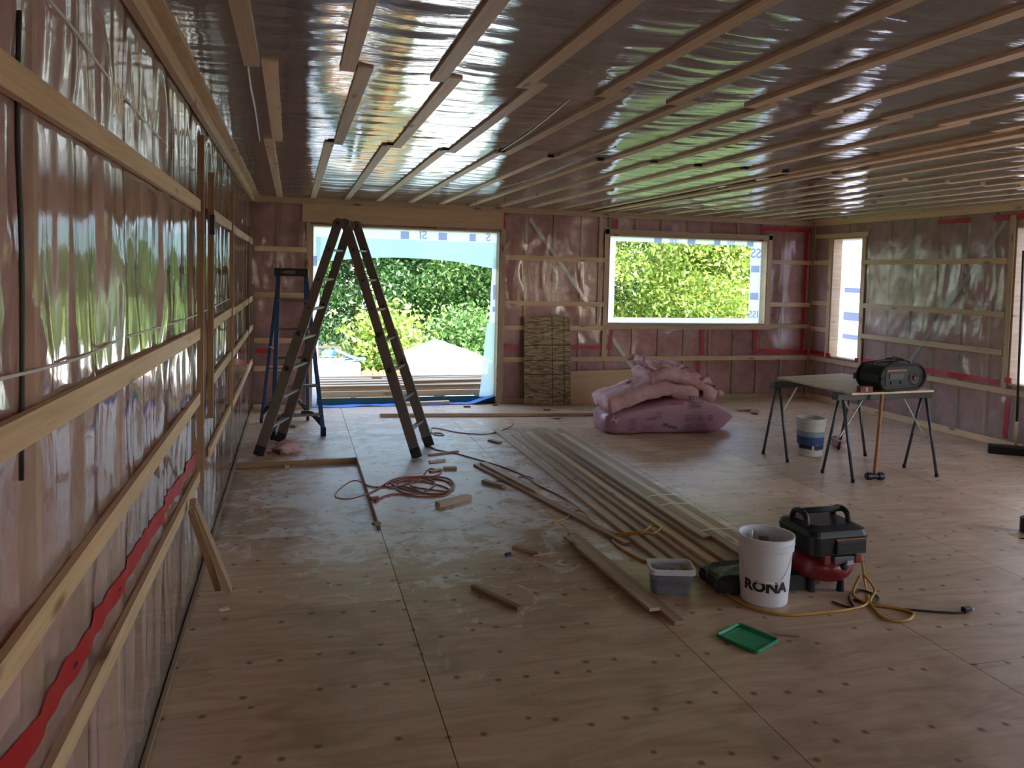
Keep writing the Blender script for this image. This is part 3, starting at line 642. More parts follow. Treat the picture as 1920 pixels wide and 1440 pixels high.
# ------------------------------------------------------------------ outside
GZ = -3.2
q = MB(); q.box((-60, -40, GZ - .1), (90, 90, GZ)); q.build('ground', M['ground'], kind='structure')
q = MB(); q.box((WID + .6, -38, GZ), (40, 9, GZ + .03)); q.box((-30, -38, GZ), (WID + .6, Y0 - 1.5, GZ + .03)); q.build('ground_bounce_gravel', M['gravel_bounce'], kind='structure')  # unseen pale yard, added to bounce sunlight up to the ceiling
def foliage(seed, n_cl, per, rx, ry, rz, size, lumps=.62):
    r = np.random.RandomState(seed)
    dirs = r.normal(size=(n_cl, 3)); dirs /= np.linalg.norm(dirs, axis=1)[:, None]
    rad = r.uniform(.35, 1.0, n_cl) ** .6
    C = dirs * rad[:, None] * np.array([rx, ry, rz])
    P = (C[:, None, :] + r.normal(size=(n_cl, per, 3)) * np.array([lumps, lumps, lumps * .55])).reshape(-1, 3)
    N = len(P); a = r.normal(size=(N, 3)); a /= np.linalg.norm(a, axis=1)[:, None]
    nrm = r.normal(size=(N, 3)) * .7 + np.array([0, 0, 1.0]); b = np.cross(nrm, a); b /= np.linalg.norm(b, axis=1)[:, None] + 1e-9
    s = (size * r.uniform(.6, 1.3, N))[:, None]
    V = np.stack([P - a * s, P + b * s * .5, P + a * s, P - b * s * .5], 1).reshape(-1, 3)
    return V
TM = {}
def tree(name, x, y, z0, hgt, rx, kind, label, seed, n_cl=150, per=110, size=.11, group=None):
    e = empty(name, (x, y, z0), label, 'tree', group)
    rz = hgt * .46; cz = hgt * .54; org = Vector((x, y, z0))
    key = (seed, rx, hgt, kind)
    V = foliage(seed, n_cl, per * 2, rx, rx * .8, rz, size); V = V[V[:, 2] + cz > .15] if False else V
    V = V + np.array([x, y, z0 + cz]); V = V.reshape(-1, 4, 3); V = V[(V[:, :, 2].min(1) > z0 + .1)].reshape(-1, 3)
    F = [(i, i+1, i+2, i+3) for i in range(0, len(V), 4)]
    link('foliage', V, F, M[kind], e, kind='stuff')
    rr = random.Random(seed); q = MB()
    trunk = [(x, y, z0), (x + rr.uniform(-.2, .2), y, z0 + hgt * .3), (x + rr.uniform(-.4, .4), y + .2, z0 + hgt * .62), (x + rr.uniform(-.5, .5), y, z0 + hgt * .9)]
    pts = spline(trunk, 6); q.tube(pts, [.22 * (1 - .85 * i / (len(pts) - 1)) for i in range(len(pts))], 8)
    for k in range(9):
        b = pts[5 + k]; an = rr.uniform(0, 6.28); L = rx * rr.uniform(.5, .9)
        q.tube(spline([b, b + Vector((math.cos(an) * L * .5, math.sin(an) * L * .4, L * .25)), b + Vector((math.cos(an) * L, math.sin(an) * L * .8, L * .35))], 4), [.07 - .006 * i for i in range(9)], 6)
    q.build('trunk', M['bark'], e, smooth=True)
    return e
TG = 'trees beyond the yard'
tree('tree', -2.5, 34, GZ, 13, 4.2, 'leaf1', 'bright green leafy tree hanging over the far left of the doorway view', 1, 190, 120)
tree('tree', 3.2, 38, GZ, 14, 4.6, 'leaf2', 'deep green broadleaf tree in the middle of the doorway view', 2, 190, 120)
tree('tree', 9.6, 37, GZ, 13.5, 4.4, 'leaf1', 'bright green leafy tree standing behind the white shed', 3, 190, 120)
tree('tree', BK(724, 650, 28.0).x, 28.2, GZ, 3.5, .55, 'leaf3', 'low yellow-green tree growing between the ladder leg and the white shed', 4, 50, 60, .12)
tree('tree', 15.0, 30, GZ, 13, 4.6, 'leaf3', 'yellow-green leafy tree filling the left half of the window', 5, 190, 130)
tree('tree', 21.5, 33, GZ, 14, 5.0, 'leaf3', 'yellow-green leafy tree filling the right half of the window', 6, 190, 130)
tree('tree', 18.0, 42, GZ, 15, 5.5, 'leaf2', 'dark green tree standing behind the two yellow-green trees', 7, 170, 110)
tree('tree', -5.5, 44, GZ, 16, 6, 'leaf2', 'dark green tree behind the bright tree on the far left', 8, 170, 110)
tree('tree', 8.5, 48, GZ, 17, 7, 'leaf2', 'tall dark tree at the back, above and behind the white shed', 9, 200, 110, .2)
tree('tree', 28.5, 42, GZ, 16, 6.5, 'leaf2', 'dark green tree beyond the right edge of the window view', 10, 170, 110)
tree('tree', -14, 38, GZ, 14, 5.2, 'leaf1', 'bright green tree out of sight left of the doorway, mirrored in the side wall sheet', 11, 130, 80)  # this and the next three trees added unseen to darken wall reflections
tree('tree', -24, 34, GZ, 14, 5.6, 'leaf2', 'dark green tree out of sight far left, mirrored in the side wall sheet', 12, 130, 80)
tree('tree', -19, 33, GZ, 14, 5.0, 'leaf2', 'deep green tree out of sight between the two trees left of the doorway', 16, 130, 80)
tree('tree', -30, 22, GZ, 14, 5.6, 'leaf1', 'green tree out of sight at the far left edge of the yard', 13, 130, 80)
# white shed with a gable roof
def shed(cx, cy, w, dp, z0, eave, peak):
    e = empty('shed', (cx, cy, z0), 'white sunlit garden shed with a gable roof seen through the doorway', 'shed')
    x0, x1, y0, y1 = cx - w/2, cx + w/2, cy - dp/2, cy + dp/2
    q = MB(); q.prism([(x0, y0, z0), (x1, y0, z0), (x1, y0, eave), (cx, y0, peak), (x0, y0, eave)], (0, dp, 0)); q.build('body', M['siding'], e)
    for s in (-1, 1):
        q = MB(); t = .06; ex = cx + s * (w/2 + .18); ez = eave - .18 * (peak - eave) / (w/2)
        P = [(cx, y0 - .15, peak), (ex, y0 - .15, ez), (ex, y0 - .15, ez + t), (cx, y0 - .15, peak + t)]
        q.prism(P if s > 0 else P[::-1], (0, dp + .3, 0)); q.build('roof_slope', M['siding'], e)
    q = MB(); q.box((cx - .45, y0 - .03, z0 + .05), (cx + .45, y0 + .01, z0 + 1.9)); q.build('door', M['siding'], e)
    for s in (-1, 1):
        q = MB(); q.box((cx + s * w/2 - .05, y0 - .025, z0), (cx + s * w/2 + .05, y0 + .02, eave)); q.build('corner_board', M['siding'], e)
shp = BK(840, 652, 25.0)
shed(shp.x + .05, 26.2, 2.45, 2.4, GZ, shp.z - .42, shp.z)
# neighbour's raised white deck with a blue chair
da, db_ = BK(560, 684, 23.0), BK(676, 684, 23.0)
e = empty('deck', ((da.x + db_.x)/2, 23.8, GZ), 'white raised deck beyond the yard at the lower left of the doorway', 'deck')
q = MB(); q.box((da.x - 1.5, 23, da.z - .42), (db_.x, 24.6, da.z)); q.build('platform', M['siding'], e)
for xx in (db_.x - .22, da.x): 
    q = MB(); q.box((xx - .1, 23.1, GZ), (xx + .1, 23.3, da.z - .42)); q.build('post', M['siding'], e)
for k in range(5):
    q = MB(); xx = da.x - 1.3 + k * .62; q.box((xx, 24.45, da.z), (xx + .05, 24.5, da.z + .36)); q.build('rail_post', M['bark'], e)
q = MB(); q.box((da.x - 1.4, 24.44, da.z + .33), (db_.x - .5, 24.5, da.z + .39)); q.build('rail', M['bark'], e)
c0 = BK(617, 686, 23.8); cz = da.z
e = empty('chair', (c0.x, 23.8, cz), 'pale blue plastic garden chair standing on the white deck', 'chair')
K = .6
q = MB(); pr = [(math.cos(a) * .36 * K, .40 * K + math.sin(a) * .16 * K) for a in [math.pi * k / 10 for k in range(11)]]
q.prism([(c0.x + a, 23.95, cz + b) for a, b in [(.33 * K, .12)] + pr + [(-.33 * K, .12)]], (0, .03, 0)); q.build('backrest', M['bluepl'], e)
q = MB(); q.box((c0.x - .32 * K, 23.65, cz + .14), (c0.x + .32 * K, 23.96, cz + .165)); q.build('seat', M['bluepl'], e)
for sx in (-.3 * K, .3 * K):
    for sy in (23.68, 23.92): q = MB(); q.bar((c0.x + sx, sy, cz + .001), (c0.x + sx, sy, cz + .14), .04, .04); q.build('leg', M['bluepl'], e)
c1 = BK(650, 690, 23.8)
e = empty('lounger', (c1.x, 23.8, cz), 'folded blue sun lounger tilted up beside the blue garden chair', 'lounger')
q = MB(); q.bar((c1.x - .35, 23.8, cz + .36), (c1.x + .3, 23.8, cz + .06), .5, .04); q.build('back', M['bluepl'], e)
q = MB(); q.bar((c1.x - .05, 23.8, cz + .03), (c1.x + .55, 23.8, cz + .08), .5, .04); q.build('bed', M['bluepl'], e)
# cedar fence: board by board
FY = 25.6
f0, f1 = BK(640, 698, FY), BK(770, 697, FY)
e = empty('fence', ((f0.x + f1.x)/2, FY, GZ), 'orange cedar board fence beyond the white deck', 'fence')
xx = f0.x - 3.5
while xx < f1.x - .18:
    q = MB(); h = f0.z + random.uniform(-.02, .03); q.prism([(xx, FY, GZ), (xx + .16, FY, GZ), (xx + .16, FY, h), (xx + .12, FY, h + .05), (xx + .04, FY, h + .05), (xx, FY, h)], (0, .025, 0)); q.build('board', M['cedar'], e); xx += .18
for zz in (GZ + .4, f0.z - .3):
    q = MB(); q.box((f0.x - 3.5, FY + .03, zz), (f1.x, FY + .08, zz + .09)); q.build('rail', M['cedar'], e)
tree('bush', f0.x - 2.6, 28.0, GZ, 2.0, 1.2, 'leaf1', 'small green bush under the white deck in front of the cedar fence', 14, 40, 80, .10)
tree('bush', f1.x + 2.9, 31.0, GZ, 3.6, 1.2, 'leaf1', 'green bush rising behind the white shed roof', 15, 50, 80, .11)
# unfinished porch outside the doorway: framing, sill wrap and loose lumber
YB = D + .30
pz = lambda py, y: BK(760, py, y).z
e = empty('porch_frame', (2, YB + 1, GZ), 'new timber porch frame built outside the doorway', 'porch')
za, zb = pz(743, YB), pz(732, YB)
plank('rim_board', (-.6, YB, (za + zb)/2), (4.4, YB, (za + zb)/2), zb - za, .04, M['spruce_lit'], e, up=(0,1,0))
za2 = pz(760, YB - .06)
plank('green_sill_beam', (-.6, YB - .06, (za + za2)/2 - .02), (4.4, YB - .06, (za + za2)/2 - .02), za - za2 + .04, .05, M['teal'], e, up=(0,1,0))
for k in range(9):
    xx = -.5 + k * .6; plank('joist', (xx, YB + .02, zb - .10), (xx, YB + 1.18, zb - .10), .04, .18, M['deck'], e)
plank('rim_board', (-.6, YB + 1.2, zb - .1), (4.4, YB + 1.2, zb - .1), .18, .04, M['deck'], e, up=(0,1,0))
for k in range(8): plank('deck_board', (-.6, YB + .10 + k * .152, zb + .012), (4.4, YB + .10 + k * .152, zb + .012), .142, .024, M['oldwood'] if k % 3 else M['deck'], e)
for xx in (-.4, 4.2):
    for yy in (YB + .1, YB + 1.1): plank('post', (xx, yy, GZ), (xx, yy, zb - .19), .14, .14, M['deck'], e)
rr = random.Random(4)
desc = ['long tan deck board lying nearest across the porch frame', 'grey weathered plank lying second on the porch frame', 'tan deck board lying askew across the porch frame', 'dark brown plank on the porch frame behind the near boards', 'short grey offcut board lying on top of the porch planks', 'brown plank lying slanted towards the white shed', 'tan plank lying at the back edge of the porch frame']
spec = [(-.2, .12, 3.6, .02, 0), (.2, .33, 2.4, .04, .0), (.3, .58, 3.3, .10, .0), (.1, .86, 1.6, -.04, .0), (2.1, .25, 3.1, .06, .042), (1.75, .82, 4.2, .12, .0), (-.3, 1.05, 3.9, .04, 0)]
for (dsc, (x0, yy, x1, sk, dz)) in zip(desc, spec):
    plank('deck_board', (x0, YB + yy, zb + .044 + dz), (x1, YB + yy + sk, zb + .044 + dz), .14, .038, rr.choice([M['deck'], M['oldwood'], M['deck']]), label=dsc, cat='board')
q = MB(); rr = random.Random(8); n = 30; 
V = []; F = []
for i in range(n + 1):
    for j, (yy, z) in enumerate(((D + .02, .004), (D + .08, .006), (D + .14, .010), (D + .19, -.03))):
        V.append((.74 + 2.44 * i / n, yy + .02 * math.sin(i * .9 + j), z + rr.uniform(0, .008) + (.10 * max(0, (i - n * .86) / (n * .14)) if j < 3 else 0)))
for i in range(n):
    for j in range(3): k = i * 4 + j; F.append((k, k + 4, k + 5, k + 1))
link('tarp', V, F, M['tarp'], smooth=True, label='blue tarp strip lying along the doorway sill', cat='tarp')
# neighbouring house behind the filmed side windows
e = empty('house', (26, 17, GZ), 'pale blue neighbouring house blurred behind the filmed side windows', 'house')
q = MB(); q.box((24, 6, GZ), (32, 26, 1.6)); q.build('wall', M['bluesiding'], e)
q = MB(); q.prism([(23.4, 5.6, 1.6), (32.6, 5.6, 1.6), (28, 5.6, 4.6)], (0, 20.8, 0)); q.build('roof', M['brick'], e)
for k in range(5):
    f_ = MB(); f_.box((23.93, 8 + k * 3.6, -.9), (24.0, 9.6 + k * 3.6, .5)); fr = f_.build('window', M['siding'], e)
    p_ = MB(); p_.box((23.91, 8.12 + k * 3.6, -.78), (23.94, 9.48 + k * 3.6, .38)); p_.build('pane', M['black'], fr)

# ------------------------------------------------------------------ folding aluminium ladder set up as an A
def V3(p): return Vector(p)
nL, fL, nR, fR = FL(486, 853), FL(522, 830), FL(783, 857), FL(805, 838)
tn = BK(641, 432, (nL.y + nR.y) / 2); tf = BK(662, 434, (fL.y + fR.y) / 2); ht = 2.22
tn = Vector((tn.x, (nL.y + nR.y) / 2, ht)); tf = Vector((tf.x, (fL.y + fR.y) / 2, ht + .01))
lad = empty('folding_ladder', ((nL.x + nR.x) / 2, (nL.y + fR.y) / 2, 0), 'tall grey articulated ladder standing as an A in front of the doorway', 'ladder')
for side, (bn, bf) in (('l', (nL, fL)), ('r', (nR, fR))):
    s = -1 if side == 'l' else 1
    a, b = tn + Vector((s * .035, 0, 0)), tf + Vector((s * .035, 0, 0))
    wv = (b - a).normalized()
    for t0, f0, out in ((a, bn, -1), (b, bf, 1)):
        up = (f0 - t0).normalized().cross(wv)
        q = MB(); q.bar(t0, t0.lerp(f0, .60), .032, .085, up=up); q.build('inner_rail', M['alu'], lad, bevel=.004)
        o = wv * (out * .030)
        q = MB(); q.bar(t0.lerp(f0, .47) + o, t0.lerp(f0, .985) + o, .034, .098, up=up); q.build('outer_rail', M['alu'], lad, bevel=.004)
        q = MB(); q.bar(t0.lerp(f0, .955) + o, f0 + o + Vector((0, 0, .003)), .04, .098, up=up); q.build('rubber_foot', M['rubber'], lad, bevel=.006)
        for t in (.47, .62):
            q = MB(); c = t0.lerp(f0, t) + o * 1.2; q.lathe(c - wv * .035, [(.016, 0), (.026, .01), (.026, .06), (.016, .07)], 14, axis=wv); q.build('locking_knob', M['black'], lad, smooth=False)
        for t in (.11, .24, .36):
            q = MB(); c = t0.lerp(f0, t); q.lathe(c - wv * .022, [(.014, 0), (.014, .044)], 12, axis=wv); q.build('rung_boss', M['black'], lad)
    n = 7
    for k in range(n):
        t = .115 + .128 * k
        pa, pb = a.lerp(bn, t), b.lerp(bf, t)
        up = (bn - a).normalized().cross(wv)
        ex = 0.0 if t < .5 else .02
        q = MB(); q.bar(pa - wv * ex, pb + wv * ex, .05, .022, up=(0, 0, 1)); q.build('rung', M['alubright'], lad, bevel=.003)
for t0 in (tn, tf):
    wv = (tf - tn).normalized()
    for s in (-1, 1):
        q = MB(); q.lathe(t0 + Vector((s * .032, 0, -.005)) - wv * .024, [(.035, 0), (.052, .006), (.052, .042), (.035, .048)], 24, axis=wv); q.build('hinge', M['alu'], lad)
    q = MB(); q.lathe(t0 + Vector((-.03, 0, 0)) - wv * .032, [(.018, 0), (.018, .064)], 14, axis=wv); q.build('hinge_button', M['black'], lad)

# ------------------------------------------------------------------ blue step ladder
a1, a2, b1, b2 = FL(512, 824), FL(606, 817), FL(490, 793), FL(577, 788)
yc = (a1.y + b1.y) / 2; c1, c2 = BK(522, 515, yc - .05), BK(573, 513, yc - .05); zt = (c1.z + c2.z) / 2
stp = empty('step_ladder', ((a1.x + b2.x) / 2, yc, 0), 'blue fibreglass step ladder with a black top cap in the back corner', 'ladder')
c1 = Vector((c1.x, yc - .07, zt)); c2 = Vector((c2.x, yc - .09, zt)); d1 = c1 + Vector((.0, .16, -.02)); d2 = c2 + Vector((0, .18, -.02))
for t, f in ((c1, a1), (c2, a2)):
    q = MB(); q.bar(t, f + Vector((0, 0, .03)), .046, .075, up=(0, 1, 0)); q.build('front_rail', M['blue'], stp, bevel=.003)
    q = MB(); q.bar(f + Vector((0, 0, .09)), f + Vector((0, 0, .002)), .056, .088, up=(0, 1, 0)); q.build('foot', M['rubber'], stp, bevel=.004)
for t, f in ((d1, b1), (d2, b2)):
    q = MB(); q.bar(t, f + Vector((0, 0, .03)), .036, .05, up=(0, 1, 0)); q.build('rear_rail', M['blue'], stp, bevel=.003)
    q = MB(); q.bar(f + Vector((0, 0, .07)), f + Vector((0, 0, .002)), .034, .06, up=(0, 1, 0)); q.build('foot', M['rubber'], stp, bevel=.004)
for k in range(5):
    t = .165 + .175 * k; p, r = c1.lerp(a1, t), c2.lerp(a2, t)
    q = MB(); q.bar(p, r, .085, .026); q.build('step', M['alu'], stp, bevel=.003)
for t in (.35, .62, .87):
    q = MB(); q.bar(d1.lerp(b1, t), d2.lerp(b2, t), .03, .02); q.build('rear_brace', M['alu'], stp)
q = MB(); q.bar(c1 + Vector((-.035, .07, .02)), c2 + Vector((.035, .07, .02)), .26, .085); capo = q.build('top_cap', M['black'], stp, bevel=.012)
q = MB(); cx_ = (c1 + c2) / 2; P = [cx_ + Vector((dx, -.062, dz + .02)) for dx, dz in ((-.12, 0), (-.06, .018), (.06, .018), (.12, 0), (.06, -.018), (-.06, -.018))]
q.prism(P[::-1], (0, .003, 0)); q.build('cap_emblem', M['alu'], capo)
def arcbrace(name, p, q_, r, par, sag=.04):
    m_ = (p + q_) / 2 + Vector((0, 0, sag)); b = MB(); b.tube(spline([p, m_, q_], 6), r, 8); b.build(name, M['black'], par, smooth=True)
for f, t, o in ((a2, c2, -1), (a1, c1, 1), (b1, d1, 1), (b2, d2, -1)):
    ot = {id(a2): (c1, a1), id(a1): (c2, a2), id(b1): (d2, b2), id(b2): (d1, b1)}[id(f)]
    lo = f.lerp(t, .07); hi = f.lerp(t, .145).lerp(ot[1].lerp(ot[0], .145), .42)
    arcbrace('corner_brace', lo, hi, .026, stp, .055)
for s_, (p, r) in enumerate(((c1.lerp(a1, .47), d1.lerp(b1, .47)), (c2.lerp(a2, .47), d2.lerp(b2, .47)))):
    q = MB(); q.bar(p, r, .02, .006); q.build('spreader', M['steel'], stp)

# ------------------------------------------------------------------ boards leaning on / standing at the back wall
o0, o1 = FL(983, 758), FL(1071, 756)
yb = D - .16; zt = BK(1020, 594, D - .05).z
x0, xm, x1 = BK(984, 757, yb).x, BK(1046, 757, yb).x, BK(1070, 757, yb).x
def leaning(name, xa, xb, y0, y1, z1, th, mat, label, lines=()):
    P0, P1 = Vector(((xa + xb) / 2, y0, .002)), Vector(((xa + xb) / 2 - .01, y1, z1))
    e = empty(name, P0, label, 'board')
    q = MB(); q.bar(P0, P1, xb - xa, th, up=(0, -1, 0)); q.build('panel', mat, e)
    d = (P1 - P0); nrm = Vector((0, -d.z, d.y)).normalized()
    if nrm.y > 0: nrm = -nrm
    for (u0, v0, u1, v1) in lines:
        A = P0 + d * v0 + Vector(((u0 - .5) * (xb - xa), 0, 0)) + nrm * (th / 2 + .001); B = P0 + d * v1 + Vector(((u1 - .5) * (xb - xa), 0, 0)) + nrm * (th / 2 + .001)
        q = MB(); q.bar(A, B, .009, .0015, up=nrm); q.build('chalk_line', M['black_mark'], e)
leaning('strand_board', x0 + .03, x1 - .05, yb + .055, D - .030, zt - .01, .011, M['osb'], 'rear strand board panel leaning on the back wall behind the scored one')
leaning('strand_board', x0, x1, yb, D - .058, zt, .014, M['osb'], 'scored strand board panel leaning on the back wall beside the doorway',
        ((.0, .345, 1, .345), (.0, .505, 1, .505), (.0, .675, 1, .675), (.60, 0, .60, 1), (.86, 0, .86, 1)))
pa, pb = BK(1071, 694, D - .03), BK(1240, 688, D - .03)
leaning('plywood_strip', pa.x - .1, pb.x + .25, D - .055, D - .026, pa.z, .016, M['plywood'], 'low plywood strip standing on edge along the back wall')

# ------------------------------------------------------------------ torn pack of pink insulation
ia, ib = FL(1158, 816), FL(1345, 813)
ang = math.atan2(ib.y - ia.y, ib.x - ia.x)
L = (ib - ia).length + .10
ins = empty('insulation_pack', ((ia.x + ib.x) / 2, (ia.y + ib.y) / 2 + .3, 0), 'torn open pink plastic pack of insulation batts on the floor', 'insulation')
ux = Vector((math.cos(ang), math.sin(ang), 0)); uy = Vector((-ux.y, ux.x, 0)); base = ia - ux * .05
def IP(u, v, w): return base + ux * u + uy * v + Vector((0, 0, w))
nu, nv, nw = 26, 8, 8; V = []; F = []
def bagpt(u, ph):
    """cross-section of the bag at u (0..1) by angle"""
    t = u; top = .25 + .22 * min(1, max(0, (t - .0) / .70)) ; 
    if t > .70: top = .47 - .29 * ((t - .70) / .30) ** 1.05
    lo_ = .13 * (max(0, t - .80) / .20) ** 1.3; top -= lo_
    taper = 1 - .62 * max(0, (t - .80) / .20) ** 1.5
    c, s = math.cos(ph), math.sin(ph); e = .32
    sx = math.copysign(abs(c) ** e, c); sz = math.copysign(abs(s) ** e, s)
    h = max(top, .03); w = .30 * taper
    return (w * sx + .30, h / 2 + h / 2 * sz)
NS = 36
for i in range(nu + 1):
    u = i / nu
    for k in range(NS):
        v, w = bagpt(u, 2 * math.pi * k / NS - math.pi / 2)
        uu = -.08 + u * (L + .30); k2 = 1.0
        if u < .06: k2 = .80 + .2 * u / .06
        v = .30 + (v - .30) * k2; w = .10 + (w - .10) * k2 if u < .06 else w
        nz = float(vn(uu * 7, v * 6 + w * 8, 31)) * .008 + float(vn(uu * 20, v * 16 + w * 18, 32)) * .004
        lift = .13 * (max(0, u - .80) / .20) ** 1.3 
        V.append(IP(uu, v + nz, max(.003, w + nz * .7 + lift)))
for i in range(nu):
    for k in range(NS): F.append((i*NS+k, (i+1)*NS+k, (i+1)*NS+(k+1)%NS, i*NS+(k+1)%NS))
F += [tuple(range(NS)), tuple(nu*NS + k for k in range(NS))[::-1]]
bagmat = plain('pink_plastic', (.34, .17, .225), .35, 0, .12, 5)
bag = link('bag', V, F, bagmat, ins, smooth=True)
def batt(name, path, hw, th, mat, seed, par=ins):
    """a bent batt: a thick ragged slab following path (u,w) with half width hw about v centre"""
    pts = spline([Vector((u, 0, w)) for u, w in path], 5); n = len(pts); m_ = 9; V = []; F = []
    for i, p in enumerate(pts):
        t = (pts[min(i+1, n-1)] - pts[max(i-1, 0)]).normalized(); nr = Vector((-t.z, 0, t.x))
        for side in (1, -1):
            for k in range(m_ + 1):
                f = k / m_ * 2 - 1
                edge = 1 - .25 * abs(f) ** 6
                j = float(vn(p.x * 9 + side * 5, f * 4, seed)) * .028 + float(vn(p.x * 24, f * 11 + side, seed + 1)) * .020
                q_ = p + nr * (side * th / 2 * edge + j); hw2 = hw * (1 + .05 * float(vn(p.x * 12, side, seed + 2)))
                V.append(IP(q_.x + j, .30 + f * hw2, q_.z))
    R = 2 * (m_ + 1)
    for i in range(n - 1):
        for s in range(2):
            for k in range(m_):
                a = i*R + s*(m_+1) + k; F.append((a, a+1, a+R+1, a+R) if s == 0 else (a, a+R, a+R+1, a+1))
        a = i*R; F.append((a, a+R, a+R+m_+1, a+m_+1)); a = i*R + m_; F.append((a, a+m_+1, a+R+m_+1, a+R))
    for i in (0, n-1):
        for k in range(m_): a = i*R + k; F.append((a, a+m_+1, a+m_+2, a+1))
    return link(name, V, F, mat, par, smooth=True)
batt('batt', [(-.05, .325), (.20, .405), (.48, .50), (.75, .505), (1.0, .42)], .31, .19, M['fluff'], 41)
batt('batt', [(.42, .63), (.56, .68), (.74, .68), (.92, .61), (1.10, .49), (1.22, .40)], .30, .15, M['fluff'], 44)
batt('batt_flap', [(.36, .84), (.46, .79), (.57, .735), (.68, .72), (.80, .77), (.86, .75)], .24, .05, M['fluff'], 47)
batt('batt_flap', [(1.06, .60), (1.16, .565), (1.24, .50), (1.29, .42)], .24, .05, M['fluff'], 49)
batt('batt_flap', [(.46, .72), (.62, .76), (.78, .75)], .20, .05, M['fluff'], 51)
# print on the bag's front: blocks of small type, a red bar and dot, emblems
def bagprint(u, w, du, dw, mat):
    q = MB(); n = max(1, int(du / .05))
    for i in range(n):
        for (a, b) in ((i / n, (i + 1) / n),):
            y = -.016; q.add([IP(u + du * a, y, w), IP(u + du * b, y, w), IP(u + du * b, y, w + dw), IP(u + du * a, y, w + dw)], [(0,1,2,3)])
    q.build('print', mat, bag)
ink = plain('bag_ink', (.06, .03, .12), .5); ink2 = plain('bag_ink_faint', (.16, .07, .14), .5)
rr = random.Random(12)
bagprint(.66, .345, .10, .014, M['red']); bagprint(.785, .340, .028, .026, M['red'])
for (u, w, du, nl, mt) in ((.18, .10, .085, 6, ink2), (.17, .05, .09, 3, ink2), (.50, .19, .07, 5, ink2), (.84, .15, .12, 5, ink2), (1.00, .15, .06, 5, ink2), (.83, .05, .13, 5, ink2), (.98, .05, .13, 5, ink2), (.33, .055, .16, 4, ink2), (.88, .30, .17, 4, ink2), (1.12, .16, .07, 4, ink)):
    for k in range(nl): bagprint(u, w + k * .0155, du * rr.uniform(.75, 1), .007, mt)
q = MB(); q.prism([IP(.36, -.017, .17), IP(.50, -.017, .17), IP(.50, -.017, .215)], uy * .001); q.build('print', ink2, bag)
for (u, w) in ((.58, .095), (.64, .075), (.69, .06)): bagprint(u, w, .055, .036, ink)
Vt, Ft = text_mesh('R20', .062); link('print', [IP(.925 + v.x, -.0165, .415 + v.y) for v in Vt], Ft, ink, bag)
bagprint(.86, .365, .2, .006, ink2)
crinkle = MB(); rr = random.Random(3)
for k in range(9):
    c = Vector((rr.uniform(-.05, .09), -.02 + rr.uniform(-.01, .03), rr.uniform(.15, .27)))
    P = [IP(c.x + rr.uniform(-.04, .04), c.y, c.z + rr.uniform(-.04, .04)) for _ in range(3)]; crinkle.add(P, [(0, 1, 2)])
crinkle.build('torn_plastic', plain('clear_torn_plastic', (.45, .38, .45), .12), ins, kind=None)

# ------------------------------------------------------------------ work table: two folding sawhorses, plywood top and what is on it
TZ = .782
def horse(feetA, feetB, topA, topB, label):
    A1, A2 = FL(*feetA[0]), FL(*feetA[1]); B1, B2 = FL(*feetB[0]), FL(*feetB[1])
    tA, tB = Vector((*((A1 + A2) / 2).xy, TZ - .035)), Vector((*((B1 + B2) / 2).xy, TZ - .035))
    e = empty('sawhorse', (((tA + tB) / 2).x, ((tA + tB) / 2).y, 0), label, 'sawhorse')
    d = (tB - tA).normalized()
    q = MB(); q.bar(tA - d * .07, tB + d * .07, .075, .066); q.build('top_beam', M['black'], e, bevel=.004)
    for t, P in ((tA, (A1, A2)), (tB, (B1, B2))):
        for p in P:
            off = (p - t); off.z = 0; off = off.normalized() * .022
            q = MB(); q.tube([t + off - Vector((0, 0, .02)), p + Vector((0, 0, .012))], .0135, 10); lg = q.build('leg', plain_steel, e, smooth=True)
            q = MB(); q.lathe(p + Vector((0, 0, .001)), [(.016, 0), (.017, .03)], 10); q.build('rubber_tip', M['rubber'], lg)
        a, b = t.lerp(P[0], .52), t.lerp(P[1], .52)
        q = MB(); q.tube(spline([a, (a + b) / 2 - Vector((0, 0, .02)), b], 4), .007, 6); q.build('spreader', M['steel'], e, smooth=True)
    for t, P, s in ((tA, (A1, A2), 1), (tB, (B1, B2), -1)):
        q = MB(); q.bar(t + d * (s * .25) - Vector((0, 0, .02)), t.lerp((P[0] + P[1]) / 2, .5), .02, .005); q.build('strut', M['steel'], e)
    return tA, tB
plain_steel = plain('painted_steel_tube', (.075, .082, .10), .4, .5)
h1 = horse(((1431, 851), (1476, 867)), ((1572, 843), (1622, 855)), 0, 0, 'folding steel sawhorse under the far edge of the plywood table top')
h2 = horse(((1542, 887), (1599, 905)), ((1695, 877), (1756, 894)), 0, 0, 'folding steel sawhorse under the near edge, beside the sledgehammer')
tA, tB, tC, tD = [on(2, TZ, *p) for p in ((1457, 710), (1598, 741), (1751, 735), (1580, 703))]
q = MB(); q.prism([(p.x, p.y, TZ) for p in ((tA, tB, tC, tD) if (tB - tA).cross(tC - tB).z > 0 else (tD, tC, tB, tA))], (0, 0, .018))
q.build('plywood_sheet', M['tableply'], label='plywood sheet laid across the two sawhorses as a table top', cat='plywood')
TT = TZ + .018
def TP(px, py, dz=0): return on(2, TT + dz, px, py)
